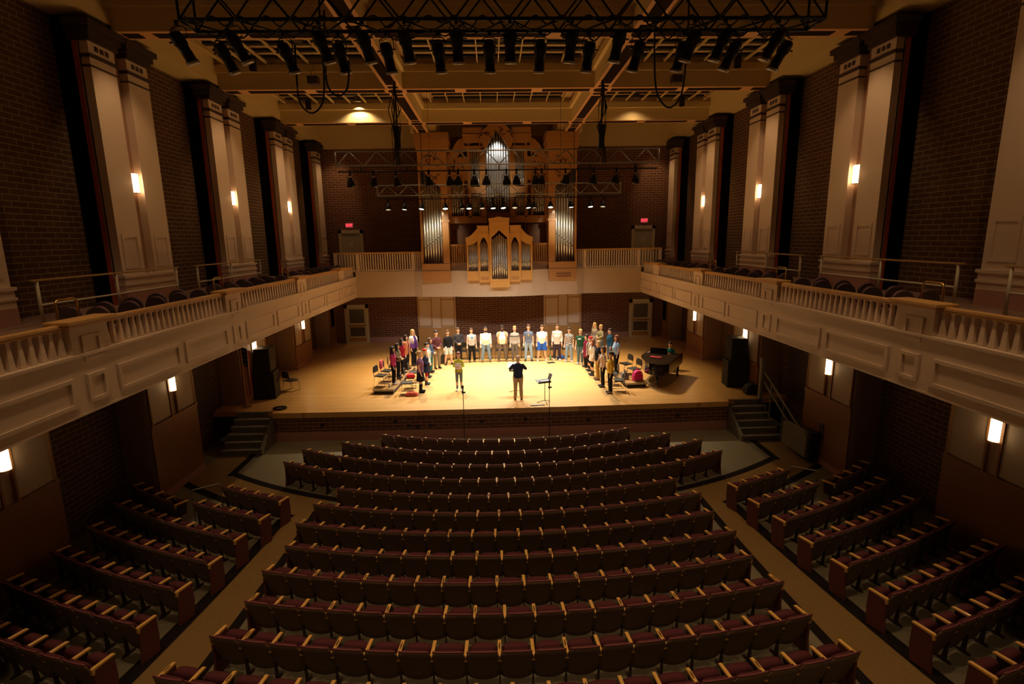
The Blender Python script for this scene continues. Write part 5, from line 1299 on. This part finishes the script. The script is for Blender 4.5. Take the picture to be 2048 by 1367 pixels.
person('woman in long maroon cardigan beside green-tee man', 4.04, 24.85, 0, 1.58, LF+.4, 'fair', ('bob', 'dark'), ('long', C('wine', .18, .015, .04), .55), ('pants', BLKC), SHB, 'down', 1.0, True, group=G)
person('woman with bright red headscarf, grey cardigan and black top', 4.08, 24.1, 0, 1.62, LF+.2, 'fair', ('bob', 'red'), ('long', BLKC), ('tights', BLKC), SHB, 'down', .95, True, group=G, extra=lambda body, kid, H, arms, w_: (beret(C('beret_scarlet', .62, .01, .03), 'headscarf')(body, kid, H, arms, w_), cardigan(C('oat', .45, .38, .30))(body, kid, H, arms, w_)))
person('woman with long red hair in cream cardigan', 4.05, 23.3, 0, 1.64, LF+.1, 'fair', ('long', 'red'), ('long', C('cream_knit', .66, .58, .45), .72), ('tights', BLKC), (SHB, .3), 'down', .98, True, group=G)
person('blonde woman in black top and mustard trousers', 4.15, 22.5, 0, 1.72, LF, 'fair', ('bob', 'blonde'), ('short', BLKC), ('pants', C('mustard', .34, .19, .04)), SHBR, 'down', 1.05, True, group=G)
person('short-haired woman in white print blouse and black trousers', 4.13, 21.35, 0, 1.70, LF, 'fair', ('bob', 'brown'), ('short', pattern('blouse', 'stripe', (.66, .58, .48), (.40, .26, .20), 6)), ('pants', BLKC), SHB, 'down', 1.0, True, group=G)
person('woman in yellow cardigan, black trousers and grey boots, nearest right', 4.24, 20.4, 0, 1.68, LF, 'fair', ('bun', 'brown'), ('long', C('yellow', .70, .46, .06)), ('pants', BLKC), (C('boot_grey', .22, .17, .13), .55), 'down', 1.05, True, group=G)
# ---- soloist, conductor, pianist
def papers(body, kid, H, arms, w_):
    t = MB(); t.prism([(-.13, 1.06), (.13, 1.06), (.15, 1.32), (-.12, 1.34)], -.31, -.30, 'y'); kid(t, 'held_paper', mat('paper_pink', (.78, .66, .66), .8), 0)
person('woman in yellow-green cardigan holding papers, mid stage', -1.86, 21.3, 0, 1.62, -.05, 'fair', ('bob', 'red'), ('long', C('chartreuse', .38, .36, .03)), ('tights', C('grey_jean', .13, .15, .17)), SHW, 'hold', .95, True, group='soloists', extra=papers)
person('bald conductor in navy shirt and khaki trousers, back to the hall', .52, 19.85, 0, 1.76, pi, 'fair', ('bald', 'grey'), ('long', C('midnight', .025, .028, .05)), ('pants', KHAKI), SHBR, 'conduct', 1.12, stance=.12, group='conductors', extra=glasses_f)
b = thing('piano_bench', 'black piano bench behind the grand piano', 'bench', (7.82, 23.96, 0), radians(-32)); MB().box(-.4, .4, -.18, .18, .42, .5).build('seat', BLKP, b, .02)
for q in ((-.36, -.14), (.36, -.14), (-.36, .14), (.36, .14)): MB().box(q[0]-.02, q[0]+.02, q[1]-.02, q[1]+.02, 0, .42).build('leg', BLKP, b)
person('pianist in teal shirt seated behind the grand piano', 7.82, 23.96, 0, 1.72, radians(-32), 'fair', ('short', 'dark'), ('long', C('teal_shirt', .01, .14, .16)), ('pants', BLKC), SHB, 'piano', 1.0, group='pianists', seated=True)
# bake the remeshed bodies and clothes
bpy.context.view_layer.update()
dg = bpy.context.evaluated_depsgraph_get()
for o in REMESH:
    me = bpy.data.meshes.new_from_object(o.evaluated_get(dg)); me.name = o.name
    if not len(me.materials):
        for m in o.data.materials: me.materials.append(m)
    o['_new'] = me.name
for o in REMESH:
    me = bpy.data.meshes[o['_new']]; del o['_new']; o.modifiers.clear(); o.data = me
    me.polygons.foreach_set('use_smooth', [True]*len(me.polygons))
